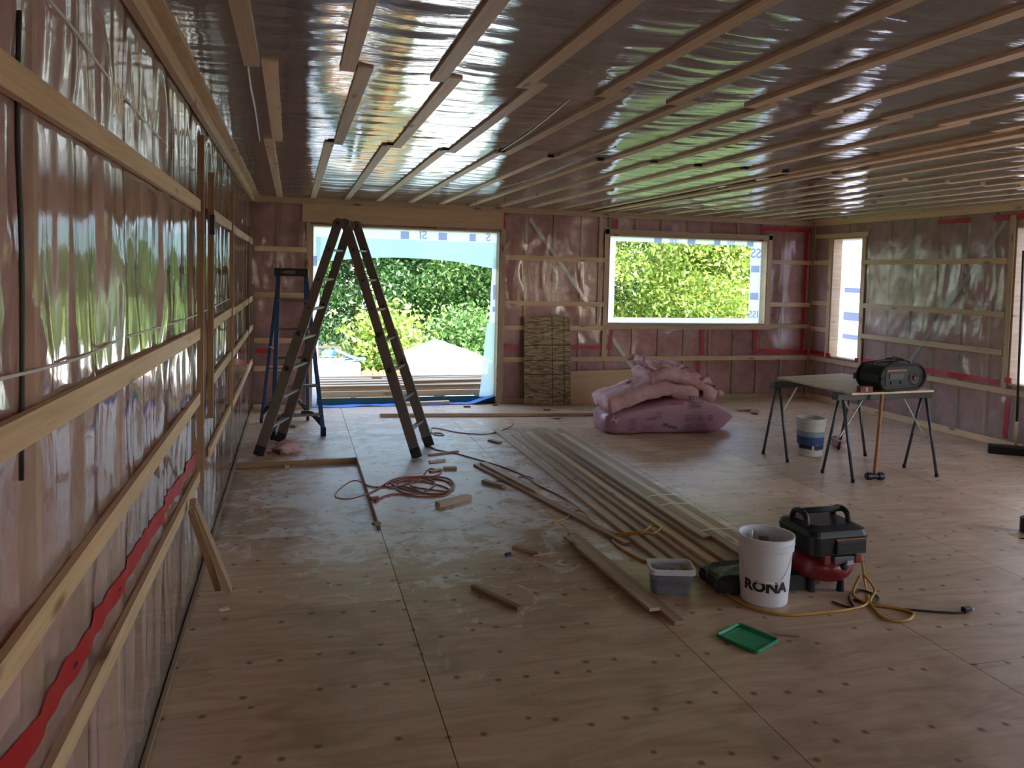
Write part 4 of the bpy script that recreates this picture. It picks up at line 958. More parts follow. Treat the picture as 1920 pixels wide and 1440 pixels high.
# jobsite radio
rc0, rc1 = TP(1650, 737), TP(1735, 731); rd = (rc1 - rc0); rd.z = 0; RL = rd.length; rx_ = rd.normalized(); ry_ = Vector((-rx_.y, rx_.x, 0))
rad = empty('radio', (rc0 + rc1) / 2 + ry_ * .12 + Vector((0, 0, .001)), 'black rugged jobsite radio with a coiled cord on top, on the table', 'radio')
def RP(u, v, w): return rc0 + rx_ * (u * RL) + ry_ * v + Vector((0, 0, w + .001))
RHt = .25
def rrect(u0, u1, z0, z1, r, n=5):
    P = []
    for cx, cz, a0 in ((u1 - r, z0 + r, -90), (u1 - r, z1 - r, 0), (u0 + r, z1 - r, 90), (u0 + r, z0 + r, 180)):
        for k in range(n + 1): a = math.radians(a0 + 90 * k / n); P.append((cx + r * math.cos(a), cz + r * math.sin(a)))
    return P
def rprism(name, u0, u1, z0, z1, r, v0, v1, mat, par, bev=0):
    P = rrect(u0 * RL, u1 * RL, z0, z1, r * RL); q = MB(); q.prism([rc0 + rx_ * a + ry_ * v0 + Vector((0, 0, b + .001)) for a, b in P], ry_ * (v1 - v0)); return q.build(name, mat, par, bevel=bev)
body = rprism('body', .0, 1.0, .008, RHt - .012, .20, .012, .245, M['black'], rad, .012)
for v_ in (.008, .25):
    q = MB(); q.tube([rc0 + rx_ * a + ry_ * v_ + Vector((0, 0, b + .001)) for a, b in rrect(-.005 * RL, 1.005 * RL, .014, RHt - .01, .21 * RL)], .013, 8, closed=True); q.build('bumper', M['rubber'], rad, smooth=True)
grey = plain('dark_grey_plastic', (.022, .022, .025), .6)
rprism('control_panel', .12, .60, .05, .21, .03, .006, .03, grey, rad, .003)
rprism('display', .20, .50, .115, .165, .01, .0, .012, plain('grey_display', (.07, .075, .08), .4), rad)
rprism('label_strip', .14, .56, .185, .2, .005, .0, .010, plain('bronze_strip', (.30, .17, .08), .4, .3), rad)
for u in (.24, .45):
    q = MB(); q.lathe(RP(u, .008, .082), [(.016, 0), (.014, .012)], 16, axis=-ry_); q.build('knob', M['black'], rad)
q = MB(); q.lathe(RP(.76, .022, .115), [(.068, 0), (.068, .012), (.055, .018), (.02, .006)], 28, axis=-ry_); q.build('speaker', grey, rad)
q = MB(); q.lathe(RP(.76, .012, .115), [(.022, 0), (.016, .010)], 16, axis=-ry_); q.build('speaker_cone', plain('red_cone', (.16, .03, .02), .5), rad)
q = MB(); q.tube(spline([RP(.08, .13, RHt - .02), RP(.16, .13, RHt + .012), RP(.5, .13, RHt + .02), RP(.84, .13, RHt + .012), RP(.92, .13, RHt - .02)], 6), .013, 8); q.build('handle', M['black'], rad, smooth=True)
q = MB(); q.tube(spline([RP(.30, .10, RHt - .03), RP(.36, .05, RHt + .03), RP(.50, .12, RHt + .055), RP(.62, .08, RHt + .03), RP(.45, .16, RHt + .035), RP(.35, .10, RHt + .045), RP(.55, .05, RHt + .045), RP(.70, .10, RHt + .04), RP(.74, .12, RHt + .015)], 6), .005, 6); q.build('power_cord', M['black'], rad, smooth=True)
# maroon box with a 2, and the dark pot with a grey lid
b0 = TP(1614, 737); b1_ = TP(1637, 737); bw = (b1_ - b0).length; bd = (b1_ - b0).normalized(); bn_ = Vector((-bd.y, bd.x, 0))
bx_ = empty('box', (b0 + b1_) / 2 + bn_ * .03, 'small maroon box marked 2 on the near edge of the table', 'box')
q = MB(); q.bar(b0 + bn_ * .035 + Vector((0, 0, .029)), b1_ + bn_ * .035 + Vector((0, 0, .029)), .06, .056); q.build('carton', plain('maroon_card', (.16, .02, .025), .6), bx_, bevel=.002)
Vt, Ft = text_mesh('2', .045); link('numeral', [(b0 + b1_) / 2 + bd * v.x + bn_ * .0035 + Vector((0, 0, .03 + v.y)) for v in Vt], Ft, M['white'], bx_)
pc = TP(1609, 709); pot = empty('tin', pc, 'dark red tin with a grey lid at the far edge of the table', 'tin')
q = MB(); q.lathe(pc + Vector((0, 0, .001)), [(.048, 0), (.05, .004), (.05, .05), (.046, .056)], 24); q.build('body', plain('dark_red_tin', (.10, .03, .025), .5), pot)
q = MB(); q.lathe(pc + Vector((0, 0, .057)), [(.049, 0), (.049, .016), (.04, .02)], 24); q.build('lid', plain('grey_lid', (.35, .34, .34), .5), pot)
# sledgehammer
sb = FL(1645, 902); sb.y += .035; stt = BK(1656, 718, sb.y + .02)
sl_ = empty('sledgehammer', sb, 'sledgehammer standing on its black head, wooden handle up, before the table', 'hammer')
q = MB(); hd = Vector((.985, -.17, 0)); q.lathe(sb - hd * .085 + Vector((0, 0, .036)), [(.026, 0), (.035, .012), (.035, .05), (.027, .065), (.027, .105), (.035, .12), (.035, .158), (.026, .17)], 12, axis=hd); q.build('head', M['black'], sl_)
q = MB(); hp = [sb + Vector((0, 0, .06)), sb.lerp(stt, .25) + Vector((0, 0, .03)), sb.lerp(stt, .6), stt]
q.tube(spline(hp, 5), [.019] * 5 + [.0165] * 5 + [.015] * 5 + [.019], 10); q.build('handle', wood('handle_wood', (.24, .10, .04), (.36, .17, .07), knots=False), sl_, smooth=True)
# ------------------------------------------------------------------ buckets
def bucket(name, c, h, rb, rt, label, mat, bail=True):
    e = empty(name, c, label, 'bucket'); c = Vector(c)
    f = lambda z: rb + (rt - rb) * z / h
    q = MB(); t = .004
    prof = [(rb * .97, 0.001), (rb, .006)] + [(f(z), z) for z in (h * .3, h * .6, h * .80)]
    prof += [(f(h*.80) + .008, h*.805), (f(h*.84) + .008, h*.835), (f(h*.84), h*.84), (f(h*.88), h*.88), (f(h*.88) + .009, h*.885), (f(h*.92) + .009, h*.915), (f(h*.92) , h*.92), (f(h*.965), h*.965), (f(h) + .008, h*.97), (f(h) + .008, h), (f(h) - t, h), (f(h*.5) - t, h*.5), (rb - t, .012)]
    q.lathe(c, prof, 40); q.build('body', mat, e, smooth=False)
    return e
kb = FL(1456, 1140); kc = kb + Vector((0, .125, 0))
BH = .375; wb_ = bucket('bucket', kc, BH, .128, .148, 'white lettered plastic bucket holding tools, standing beside the compressor', M['white'])
def oncyl(c, ang0, arc, z, dr, h, rb, rt):
    r = rb + (rt - rb) * z / h + dr; a = ang0 + arc / r; return c + Vector((r * math.sin(a), -r * math.cos(a), z))
Vt, Ft = text_mesh('RONA', .078, bold=.05)
bm = bmesh.new(); vs = [bm.verts.new(v) for v in Vt]
for f in Ft:
    try: bm.faces.new([vs[i] for i in f])
    except ValueError: pass
bmesh.ops.triangulate(bm, faces=bm.faces[:]); bmesh.ops.subdivide_edges(bm, edges=bm.edges[:], cuts=2)
bm.verts.index_update(); Vt = [v.co.copy() for v in bm.verts]; Ft = [tuple(v.index for v in f.verts) for f in bm.faces]; bm.free()
link('lettering', [oncyl(kc, -.52, v.x * 1.12, .112 + v.y, .0015, BH, .128, .148) for v in Vt], Ft, M['black_mark'], wb_)
q = MB(); bp = []
for k in range(13):
    t = k / 12; ar = -.135 + .27 * t; z = .285 - .145 * min(1, math.sin(math.pi * t) * 1.25) 
    bp.append(oncyl(kc, -.52, ar * 1.25, z, .006, BH, .128, .148))
q.tube(spline(bp, 3), .0022, 6); q.build('bail', M['steel'], wb_, smooth=True)
q = MB(); q.tube([oncyl(kc, -.52, -.045, .141, .007, BH, .128, .148), oncyl(kc, -.52, .045, .141, .007, BH, .128, .148)], .006, 8); q.build('grip', M['white'], wb_, smooth=True)
tl = empty('hand_tool', kc + Vector((-.07, .02, .02)), 'grey hand tool with a thin shaft standing in the white bucket', 'tool')
q = MB(); q.tube([kc + Vector((-.03, 0, .02)), kc + Vector((-.075, .03, .30))], .02, 12); q.build('shank', M['steel'], tl, smooth=True)
q = MB(); q.lathe(kc + Vector((-.075, .03, .295)), [(.012, 0), (.032, .01), (.034, .03), (.02, .045)], 18); q.build('collar', plain('tool_grey', (.16, .14, .15), .5), tl)
q = MB(); q.tube([kc + Vector((-.075, .03, .33)), kc + Vector((-.073, .03, .385))], .008, 10); q.build('shaft', M['steel'], tl, smooth=True)
t2 = empty('drill_bit_case', kc + Vector((.02, 0, .02)), 'dark round tool end just showing above the white bucket rim', 'tool')
q = MB(); q.tube([kc + Vector((.02, .0, .02)), kc + Vector((.03, .07, .33))], .028, 14); q.build('body', plain('tool_brown', (.14, .10, .10), .5), t2, smooth=True)
k2 = FL(1532, 857) + Vector((0, .12, 0))
tb = bucket('bucket', k2, .385, .122, .142, 'translucent bucket with a torn blue label under the table', plain('milky_plastic', (.58, .55, .50), .45))
def wraplabel(e, name, c, a0, a1, z0, z1, mat, h=.385, rb=.122, rt=.142, zig=0):
    V = []; F = []; n = 26; rr = random.Random(3)
    for i in range(n + 1):
        a = a0 + (a1 - a0) * i / n
        for z in (z0 + (rr.uniform(-zig, zig) if zig else 0), z1):
            r = rb + (rt - rb) * z / h + .002; a_2 = a - .6; V.append(c + Vector((r * math.sin(a_2), -r * math.cos(a_2), z)))
    for i in range(n): F.append((i*2, i*2+2, i*2+3, i*2+1))
    link(name, V, F, mat, e, smooth=True)
wraplabel(tb, 'label', k2, -1.6, 1.5, .20, .255, plain('label_pale_blue', (.22, .30, .38), .5))
wraplabel(tb, 'label', k2, -1.6, 1.6, .115, .20, plain('label_blue', (.02, .07, .20), .45), zig=.012)
wraplabel(tb, 'label', k2, -1.0, .1, .075, .118, M['black_mark'], zig=.010)
wraplabel(tb, 'label', k2, .3, 1.4, .07, .118, plain('label_navy', (.015, .03, .07), .45), zig=.010)
# ------------------------------------------------------------------ pancake air compressor
cb = FL(1570, 1118) + Vector((0, .17, 0))
cmp_ = empty('air_compressor', cb, 'pancake air compressor with a black shroud over a red tank', 'compressor')
redp = plain('red_enamel', (.20, .010, .016), .25)
pr = [(.02, .055)] + [(.185 * math.cos(a) ** .55 if math.cos(a) > 0 else .02, .145 + .09 * math.sin(a)) for a in [math.radians(x) for x in range(-85, 86, 10)]] + [(.02, .236)]
q = MB(); q.lathe(cb, pr, 40); q.build('tank', redp, cmp_, smooth=True)
for a in range(4):
    p = cb + Vector((.125 * math.cos(.6 + a * 1.571), .125 * math.sin(.6 + a * 1.571), 0))
    q = MB(); q.lathe(p, [(.024, .001), (.020, .03), (.016, .085)], 14); q.build('foot', M['rubber'], cmp_)
q = MB()
def ring(z, hx, hy, r=.05):
    P = []
    for sx, sy, a0 in ((1, -1, -90), (1, 1, 0), (-1, 1, 90), (-1, -1, 180)):
        for k in range(5): a = math.radians(a0 + 22.5 * k); P.append(cb + Vector((.01 + sx * (hx - r) + r * math.cos(a), sy * (hy - r) + r * math.sin(a), z)))
    return P
R_ = [ring(.215, .14, .13), ring(.235, .175, .165), ring(.345, .195, .18), ring(.375, .185, .165), ring(.395, .14, .115)]
nn = len(R_[0])
for i, P in enumerate(R_): q.v += [tuple(p) for p in P]
for i in range(len(R_) - 1):
    for k in range(nn): q.f.append((i*nn+k, i*nn+(k+1)%nn, (i+1)*nn+(k+1)%nn, (i+1)*nn+k))
q.f += [tuple(range(nn))[::-1], tuple((len(R_)-1)*nn + k for k in range(nn))]
q.build('shroud', M['black'], cmp_, bevel=.004)
q = MB(); q.box(cb + Vector((-.03, -.190, .245)), cb + Vector((.165, -.165, .325))); gp = q.build('grille', M['black'], cmp_, bevel=.004)
for k in range(8):
    q = MB(); q.box(cb + Vector((-.02, -.1925, .252 + k * .0085)), cb + Vector((.155, -.188, .256 + k * .0085))); q.build('slat', grey, gp)
q = MB(); q.box(cb + Vector((-.035, -.192, .329)), cb + Vector((.17, -.175, .334))); q.build('trim_strip', plain('orange_strip', (.42, .12, .05), .5), cmp_)
for sx in (-.145, .135):
    q = MB(); q.tube(spline([cb + Vector((sx, -.07, .37)), cb + Vector((sx, -.055, .435)), cb + Vector((sx, 0, .452)), cb + Vector((sx, .055, .435)), cb + Vector((sx, .08, .37))], 5), .017, 8); q.build('handle_arch', M['black'], cmp_, smooth=True)
q = MB(); q.tube([cb + Vector((-.15, 0, .450)), cb + Vector((.14, 0, .450))], .017, 12); hg = q.build('handle_grip', M['rubber'], cmp_, smooth=True)
q = MB(); q.box(cb + Vector((-.03, -.175, .185)), cb + Vector((.10, -.13, .228))); q.build('control_panel', plain('grey_panel', (.10, .10, .11), .4), cmp_, bevel=.004)
q = MB(); q.box(cb + Vector((.045, -.184, .183)), cb + Vector((.085, -.176, .206))); q.build('tag', plain('pale_tag', (.42, .42, .46), .4), cmp_)
for sx in (-.07, .135):
    q = MB(); q.box(cb + Vector((sx - .022, -.165, .18)), cb + Vector((sx + .022, -.11, .24))); q.build('bracket', redp, cmp_, bevel=.006)
q = MB(); q.lathe(cb + Vector((.03, -.172, .175)), [(.02, 0), (.02, .02), (.012, .026)], 18, axis=(0, -1, 0)); q.build('gauge', M['black'], cmp_)
# hoses and cords
def cord(name, pts, r, mat, label, cat, z=None, plug=None, n=8, **k):
    P = spline([p if isinstance(p, Vector) else FL(p[0], p[1], (p[2] if len(p) > 2 else r + .001)) for p in pts], n)
    e = empty(name, P[0], label, cat, **k); q = MB(); q.tube(P, r, 8); q.build('line', mat, e, smooth=True)
    if plug:
        q = MB(); d = (P[-1] - P[-3]).normalized(); c = Vector(P[-1]); c.z = .018
        q.bar(c - d * .01, c + d * .05, .032, .03, w1=.026, h1=.024); q.build('plug', plug, e, bevel=.005)
        for s in (-.008, .008):
            q = MB(); sd_ = Vector((-d.y, d.x, 0)) * s; q.bar(c + d * .05 + sd_, c + d * .065 + sd_, .003, .008); q.build('prong', M['steel'], e)
    return e
yel = plain('yellow_hose', (.50, .27, .03), .4)
cord('air_hose', [cb + Vector((.15, -.09, .24)), cb + Vector((.21, -.09, .20)), (1622, 1095), (1628, 1128), (1600, 1141), (1545, 1148), (1480, 1153), (1420, 1143), (1380, 1125), (1345, 1098), (1310, 1072), (1270, 1062, .012), (1210, 1052), (1165, 1028), (1150, 1012), (1170, 1003, .03), (1222, 1000, .07), (1238, 990, .08), (1222, 985, .08), (1205, 995, .07), (1150, 1000, .02), (1112, 980, .02), (1098, 962, .03), (1080, 958, .02), (1060, 972), (1036, 980)],
     .0075, yel, 'yellow air hose snaking from the compressor past the white bucket to the lumber', 'hose')
cord('air_hose', [(1618, 1075, .12), (1640, 1105, .05), (1632, 1130), (1660, 1160), (1700, 1163), (1712, 1150), (1680, 1140), (1630, 1132), (1600, 1115, .02), (1612, 1080, .10)], .0075, yel, 'loop of yellow hose on the floor right of the compressor', 'hose')
cord('power_cord', [(1560, 1128), (1600, 1140), (1592, 1120), (1610, 1106), (1645, 1118), (1640, 1132), (1600, 1124), (1620, 1128), (1680, 1140), (1740, 1146), (1790, 1149), (1808, 1147)], .006, M['black'], 'black power cord trailing from the compressor to its plug on the floor', 'cord', plug=M['black'])
# ------------------------------------------------------------------ tub of nails and its green lid
n0, n1 = FL(1222, 1117), FL(1301, 1119); tw = (n1 - n0).length; td = (n1 - n0).normalized(); tnn = Vector((-td.y, td.x, 0)); tc_ = (n0 + n1) / 2 + tnn * .085
clear, t_, out_ = newmat('clear_plastic'); a_ = nd(t_, 'ShaderNodeBsdfTransparent'); a_.inputs[0].default_value = (.85, .87, .9, 1); b_ = nd(t_, 'ShaderNodeBsdfPrincipled', i_Roughness=.25); b_.inputs['Base Color'].default_value = (.75, .76, .78, 1)
mx_ = nd(t_, 'ShaderNodeMixShader', i_0=.14); t_.links.new(a_.outputs[0], mx_.inputs[1]); t_.links.new(b_.outputs[0], mx_.inputs[2]); t_.links.new(mx_.outputs[0], out_.inputs[0])
tub = empty('tub', tc_, 'clear plastic tub half full of dark nails, beside the lumber', 'tub')
def trect(hx, hy, z, r=.03):
    P = []
    for sx, sy, a0 in ((1, -1, -90), (1, 1, 0), (-1, 1, 90), (-1, -1, 180)):
        for k in range(5): a = math.radians(a0 + 22.5 * k); P.append(tc_ + td * (sx * (hx - r) + r * math.cos(a)) + tnn * (sy * (hy - r) + r * math.sin(a)) + Vector((0, 0, z)))
    return P
def loft(rings, cap0=True, cap1=True):
    q = MB(); n = len(rings[0])
    for P in rings: q.v += [tuple(p) for p in P]
    for i in range(len(rings) - 1):
        for k in range(n): q.f.append((i*n+k, i*n+(k+1)%n, (i+1)*n+(k+1)%n, (i+1)*n+k))
    if cap0: q.f.append(tuple(range(n))[::-1])
    if cap1: q.f.append(tuple((len(rings)-1)*n + k for k in range(n)))
    return q
hx = tw / 2
loft([trect(hx - .012, .075, .002), trect(hx, .085, .13), trect(hx, .085, .131), trect(hx - .003, .082, .13), trect(hx - .015, .072, .005)]).build('body', clear, tub, smooth=False)
loft([trect(hx + .001, .086, .118), trect(hx + .010, .095, .120), trect(hx + .010, .095, .150), trect(hx - .002, .083, .150), trect(hx - .002, .083, .118)], False, False).build('rim', plain('frosted_rim', (.62, .63, .66), .3), tub)
loft([trect(hx - .016, .071, .006), trect(hx - .008, .079, .085)]).build('nails', plain('dark_nails', (.045, .055, .07), .5, .3, .5, 120, bump=1.), tub, kind='stuff')
rr = random.Random(2); q = MB()
for k in range(150):
    c = tc_ + td * rr.uniform(-hx + .03, hx - .03) + tnn * rr.uniform(-.06, .06) + Vector((0, 0, .088 + rr.uniform(0, .008))); a = rr.uniform(0, 6.28); d = Vector((math.cos(a), math.sin(a), rr.uniform(-.3, .3))) * .025
    q.bar(c - d, c + d, .003, .003)
q.build('loose_nails', plain('nail_steel', (.05, .055, .065), .4, .5), tub, kind='stuff')
q = MB(); u = td * (hx * .62); c = tc_ + tnn * .077 + Vector((0, 0, .075)); q.prism([c - u, c + u, c + u + Vector((0, 0, .045)), c - u + Vector((0, 0, .045))], tnn * .001); q.build('paper_label', plain('paper', (.70, .72, .78), .7), tub)
lp = [FL(*p) for p in ((1340, 1193), (1385, 1173), (1462, 1203), (1420, 1229))]
lc = sum(lp, Vector()) / 4; lu = ((lp[1] - lp[0]) + (lp[2] - lp[3])) / 4; lv = ((lp[0] - lp[3]) + (lp[1] - lp[2])) / 4
def lrect(k, z, r=.16):
    P = []
    for sx, sy, a0 in ((1, -1, -90), (1, 1, 0), (-1, 1, 90), (-1, -1, 180)):
        for j in range(5): a = math.radians(a0 + 22.5 * j); P.append(lc + lu * (k * (sx * (1 - r) + r * math.cos(a))) + lv * (k * (sy * (1 - r) + r * math.sin(a))) + Vector((0, 0, z)))
    return P
green = plain('green_plastic', (.008, .28, .12), .35)
lid = empty('lid', lc, 'green plastic tub lid lying upside down on the floor', 'lid')
if lu.cross(lv).z < 0: lv = -lv
loft([lrect(.97, .001), lrect(1.0, .004), lrect(1.0, .018), lrect(.93, .018), lrect(.90, .0065)]).build('tray', green, lid, bevel=.001)
loft([lrect(.80, .005), lrect(.80, .009), lrect(.74, .009), lrect(.74, .006)], False, False).build('rib', green, lid)
# ------------------------------------------------------------------ push broom leaning on the right wall
h0, h1_ = FL(1857, 850), FL(1945, 858); hdir = (h1_ - h0).normalized()
brm = empty('broom', (h0 + h1_) / 2, 'wide black push broom leaning against the right wall', 'broom')
q = MB(); q.bar(h0 + Vector((0, .03, .035)), h1_ + Vector((0, .03, .035)), .055, .066); bs_ = q.build('bristles', M['rubber'], brm)
q = MB(); q.bar(h0 + Vector((-.0, .03, .085)), h1_ + Vector((0, .03, .085)), .07, .032); q.build('head', M['black'], brm, bevel=.006)
bt = on(0, WID - .06, 1919, 470); bb = FL(1906, 836, .095)
bb = Vector((bb.x, (h0.y + h1_.y) / 2 + .03, .10))
q = MB(); q.tube([bb, bb.lerp(bt, .12)], .016, 10); q.build('socket', M['spruce'], brm, smooth=True)
q = MB(); q.tube([bb.lerp(bt, .10), bt], .012, 10); q.build('handle', plain('dark_handle', (.035, .022, .028), .4), brm, smooth=True)

# ------------------------------------------------------------------ long bundle of furring strips on the floor
# each strip is a board of its own: (far px, near px, height of its centre)
t_ = .019; wd = .064
def stripe(pf, pn, layer, mat, label, group=None, w=wd, th=t_, name='furring_strip'):
    z = .002 + th / 2 + layer * t_
    a, b = FL(*pf, z), FL(*pn, z)
    return plank(name, a, b, w, th, mat, label=label, cat='board', group=group)
LN = ['bottom', 'second', 'third', 'fourth', 'top']
GL = [x + ' layer of strips in the long lumber bundle' for x in LN]
LB = ['long wooden strip in the %s layer of the lumber bundle' % x for x in LN]
fa, fb = FL(952, 800), FL(1004, 795); na, nb = FL(1318, 1098), FL(1406, 1050)
rr = random.Random(21)
NB = 9
ba, bb_ = FL(945, 806), FL(1328, 1103); 
da_ = (bb_ - ba).normalized(); pa_ = Vector((-da_.y, da_.x, 0))
if pa_.x < 0: pa_ = -pa_
LL = (bb_ - ba).length
rows = [9, 8, 7, 5, 4]
for layer, nrow in enumerate(rows):
    off = {0: 0, 1: 1.1, 2: 2.0, 3: 3.1, 4: 3.9}[layer]
    for k in range(nrow):
        s = .035 + (k + off) * .0665
        st = rr.uniform(0, .30) + (.25 if layer == 0 and k < 2 else 0) + .12 * layer; en = LL - rr.uniform(.0, .06) - (.5 if layer == 4 and k == 0 else 0)
        z = .003 + t_ / 2 + layer * (t_ + .0012)
        p = ba + pa_ * s; p.z = z; sk = rr.uniform(-.003, .003)
        mat = M['spruce'] if rr.random() < .4 else (M['spruce2'] if rr.random() < .6 else M['oldwood'])
        plank('furring_strip', p + da_ * st, p + da_ * en + pa_ * sk, wd, t_, mat, label=LB[layer], cat='board', group=GL[layer])
ZT = .003 + 5 * (t_ + .0012)
# white bands round the bundle
for i, (px, py) in enumerate(((1213, 935), (1262, 950), (1340, 998))):
    c = FL(px, py, .09); t = (c - ba).dot(da_)
    b0_ = ba + da_ * t; P = [b0_ + pa_ * s + Vector((0, 0, z)) for s, z in ((.30, ZT + .003), (.40, ZT + .012), (.50, ZT + .006), (.565, ZT + .003), (.60, ZT - .03), (.64, .02))]
    q = MB(); sp = spline(P, 5)
    for u, v in zip(sp, sp[1:]): q.bar(u, v, .012, .0015)
    q.build('strapping_band', M['cable'], label=['white strapping band round the lumber bundle, the one nearest the doorway', 'white strapping band round the middle of the lumber bundle', 'white strapping band round the lumber bundle nearest the white bucket'][i], cat='strap')
# black plastic wrapped over the near end of the bundle
V = []; F = []; n = 18; rings = 6
for j in range(rings):
    for i in range(n):
        a = 2 * math.pi * i / n; ex = .40; c, s = math.cos(a), math.sin(a); u = math.copysign(abs(c) ** ex, c); w_ = math.copysign(abs(s) ** ex, s)
        k = 1 if j < rings - 1 else .75
        p = bb_ + da_ * (-.10 + .05 * j) + pa_ * (.34 + (.345 + .012 * rr.uniform(-1, 1)) * u * k); p.z = max(.0005, .054 + (.056 + .007 * rr.uniform(-1, 1)) * w_ * k); V.append(p)
for j in range(rings - 1):
    for i in range(n): F.append((j*n+i, (j+1)*n+i, (j+1)*n+(i+1)%n, j*n+(i+1)%n))
F.append(tuple((rings-1)*n + i for i in range(n)))
link('plastic_wrap', V, F, plain('black_film', (.012, .014, .018), .5), smooth=False, label='black plastic wrapped round the near end of the lumber bundle', cat='wrap')
# loose boards beside it
S_ = lambda pf, pn, lab, mat='spruce2', layer=0, w=wd, th=t_, **k: stripe(pf, pn, layer, M[mat], lab, None, w, th, **k)
S_((893, 871), (1175, 1017), 'long dark-edged wooden strip lying loose left of the lumber bundle', 'oldwood')
S_((905, 868), (1010, 922), 'grey wooden strip lying beside the orange cord left of the lumber', 'spruce2', 1)
S_((930, 806), (1275, 1075), 'pale grey wooden strip lying against the left side of the bundle', 'spruce2')
S_((1065, 1006), (1228, 1143), 'shorter of the two wooden strips lying next to the nail tub', 'spruce2', 1)
S_((1072, 1001), (1275, 1168), 'longer of the two wooden strips lying next to the nail tub', 'oldwood')
S_((886, 1099), (974, 1141), 'short reddish wooden stick lying alone on the near floor', 'darkwood', 0, .03, .02)
S_((963, 1025), (1012, 1037), 'small wooden offcut lying near the blue scrap', 'oldwood', 0, .04, .02)
S_((999, 1042), (1043, 1035), 'white splinter of wood lying beside a small brown offcut', 'spruce', 0, .012, .008)
S_((712, 778), (1135, 776), 'long timber lying across the floor in front of the doorway', 'spruce2', 0, .05, .040)
S_((757, 757), (842, 754), 'short pale timber lying on the floor just inside the doorway', 'spruce', 0, .07, .040)
S_((820, 946), (880, 931), 'wooden block lying beside the coiled orange cord', 'spruce2', 0, .06, .036)
S_((1382, 768), (1413, 769), 'short wood block lying on the floor behind the insulation pack', 'spruce2', 0, .09, .03)
S_((803, 853), (860, 846), 'thin dark stick lying right of the tall ladder foot', 'darkwood', 0, .02, .018)
S_((805, 866), (835, 862), 'short pale offcut beside the thin dark stick', 'spruce2', 0, .03, .02)
S_((806, 884), (828, 880), 'curled dark offcut lying behind the coiled orange cord', 'darkwood', 0, .04, .016)
S_((832, 878), (856, 877), 'black offcut lying behind the cord coil to its right', 'darkwood', 0, .05, .025)
S_((906, 902), (945, 912), 'bent wood scrap lying in front of the loose long strip', 'oldwood', 0, .05, .03)
S_((918, 805 + 20), (938, 830), 'small dark block lying left of the far end of the lumber', 'darkwood', 0, .06, .02)
S_((541, 798), (556, 799), 'small dark block on the floor under the step ladder', 'darkwood', 0, .05, .02)
S_((502, 848), (520, 849), 'dark scrap lying between the ladder foot and the pink tuft', 'darkwood', 0, .05, .02)
S_((869, 762), (882, 762), 'tiny dark offcut by the doorway, nearer the middle', 'darkwood', 0, .04, .02)
S_((923, 759), (933, 759), 'tiny dark offcut at the right doorway jamb', 'darkwood', 0, .04, .02)
S_((1019, 768), (1032, 768), 'tiny dark offcut in front of the strand board', 'darkwood', 0, .04, .02)
S_((1452, 1187), (1498, 1191), 'pale sliver of wood lying beside the green lid', 'spruce2', 0, .02, .006)
S_((700, 983), (712, 980), 'small scrap lying at the corner of the sunken floor bay', 'darkwood', 0, .04, .015)
def block(name, px, w, d, h, mat, label, cat, rot=0, z=0.):
    c = FL(px[0], px[1], z); a = Vector((math.cos(rot), math.sin(rot), 0))
    return plank(name, c - a * w / 2 + Vector((0, 0, h / 2 + .001)), c + a * w / 2 + Vector((0, 0, h / 2 + .001)), d, h, mat, label=label, cat=cat)
block('plastic_scrap', (953, 1041), .04, .02, .015, plain('blue_scrap', (.02, .04, .16), .5), 'small dark blue scrap lying on the open floor', 'scrap', .3)
block('paper_scrap', (420, 1143), .05, .03, .004, M['cable'], 'white paper scrap lying near the leaning stick', 'scrap', .4)
block('wood_offcut', (536, 878), .05, .04, .03, M['oldwood'], 'wood chip lying in the sunken floor bay below the pink tuft', 'scrap', .5, -.06)
def tuft(px, r, label, seed, z=0., sq=.55):
    c = FL(px[0], px[1], z); V = []; F = []; n, m_ = 22, 12
    for j in range(m_ + 1):
        th = math.pi * j / m_
        for i in range(n):
            a = 2 * math.pi * i / n; k = r * (1 + .45 * float(vn(3 * math.cos(a) + 5, 3 * math.sin(a) + 2 * math.cos(th), seed)) + .30 * float(vn(9 * math.cos(a), 9 * math.sin(a) + 7 * math.cos(th), seed + 1)))
            V.append(c + Vector((k * 1.25 * math.sin(th) * math.cos(a), k * math.sin(th) * math.sin(a), max(.001, r * sq + k * sq * math.cos(th)))))
    for j in range(m_):
        for i in range(n): F.append((j*n+i, (j+1)*n+i, (j+1)*n+(i+1)%n, j*n+(i+1)%n))
    link('insulation_tuft', V, F, M['fluff'], smooth=True, label=label, cat='insulation')
tuft((535, 850), .085, 'pink insulation tuft lying at the edge of the sunken floor bay', 61, 0, .7)
tuft((1571, 838), .06, 'pink insulation tuft lying by the sawhorse leg behind the table bucket', 62, 0, .9)
tuft((1416, 776), .05, 'pink insulation tuft lying behind the insulation pack near a wood block', 63)
tuft((1042, 785), .04, 'tiny pink insulation tuft lying near the long timber', 64, 0, .3)
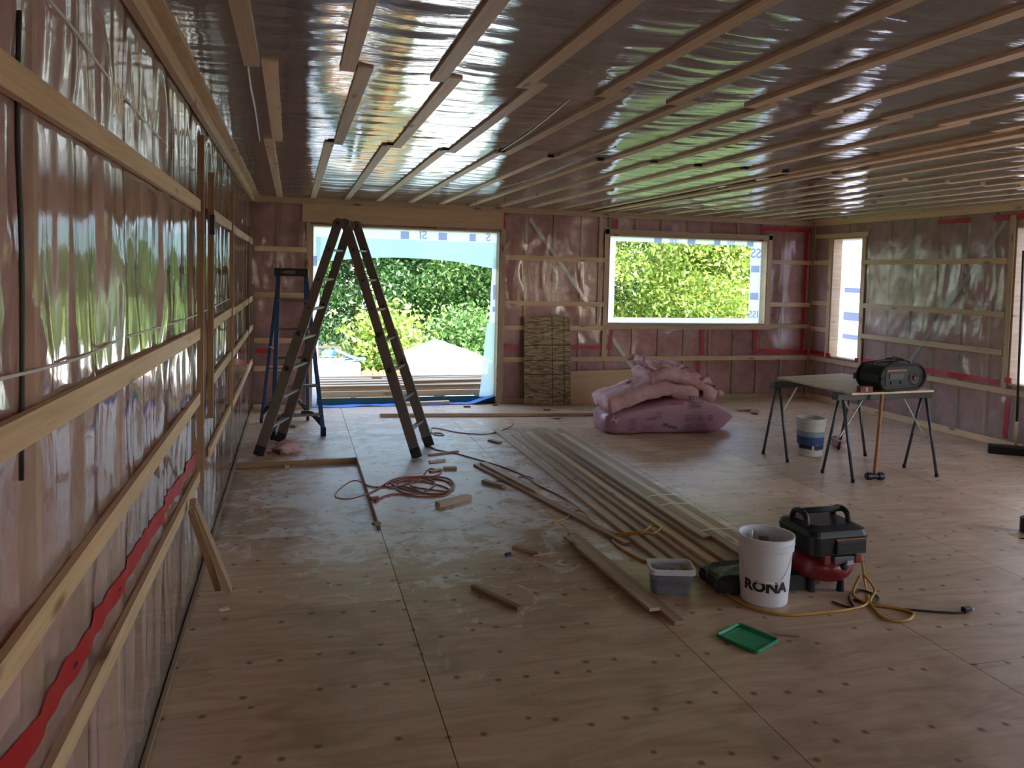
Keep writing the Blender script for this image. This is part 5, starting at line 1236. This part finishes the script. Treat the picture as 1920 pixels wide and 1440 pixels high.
# orange extension cord coil
org_ = plain('orange_cord', (.30, .065, .025), .45)
cord('extension_cord', [(704, 941), (712, 934), (740, 926), (790, 931), (830, 929), (848, 917), (846, 905), (815, 899), (770, 905), (735, 915), (725, 908), (760, 896), (800, 893), (840, 897), (852, 912), (838, 924), (800, 925), (760, 918), (735, 905), (780, 902), (825, 910), (845, 921), (800, 917), (770, 910), (790, 896), (830, 900), (847, 915), (810, 927), (755, 912), (700, 913), (667, 901), (643, 912), (628, 930), (650, 936), (680, 929), (705, 918), (740, 898), (780, 894), (815, 905), (795, 922), (760, 925), (740, 910), (765, 899), (812, 893), (828, 884), (806, 879), (795, 889)], .006, org_, 'orange extension cord heaped in a loose coil beside the sunken bay', 'cord', plug=None)
e_ = bpy.data.objects['extension_cord']
q = MB(); c = FL(702, 939); q.bar(c + Vector((-.03, .0, .018)), c + Vector((.03, .02, .018)), .032, .03); q.build('plug', org_, e_, bevel=.005)
cord('extension_cord', [(955, 785, .045), (962, 795, .03), (950, 803), (925, 812), (900, 814), (860, 811), (830, 805), (812, 802), (808, 806), (815, 815), (832, 816), (825, 812), (800, 813), (790, 820), (800, 830), (815, 842), (850, 849), (880, 857), (915, 867), (950, 878), (985, 893), (1010, 910), (1060, 935), (1090, 957, .02)], .006, plain('brown_orange_cord', (.22, .075, .03), .45), 'brown-orange cord running from the long timber past the ladder to the strips', 'cord')
cord('extension_cord', [(905, 905), (922, 903), (950, 901), (985, 893), (1000, 897)], .005, org_, 'short end of orange cord lying across the loose wooden strips', 'cord')
# stick leaning on the left wall
sb_ = FL(430, 1113); st_ = LW(361, 942, .05)
plank('stick', sb_ + Vector((0, 0, .02)), st_, .05, .03, M['oldwood'], up=(1, 0, 0), label='wooden stick leaning against the left wall', cat='board')
plank('stick', sb_ + Vector((-.06, .02, .02)), st_ + Vector((.0, -.04, -.03)), .02, .03, M['darkwood'], up=(1, 0, 0), label='thinner dark stick leaning against the left wall behind the wider one', cat='board')
# dark pipe stub beside the floor cutout
c = FL(1930, 1000); q = MB(); q.lathe(c + Vector((.0, .03, 0)), [(.04, .001), (.04, .11), (.033, .11), (.033, .01)], 20); q.build('pipe_stub', M['black'], label='black pipe stub beside the cutout in the floor', cat='pipe')
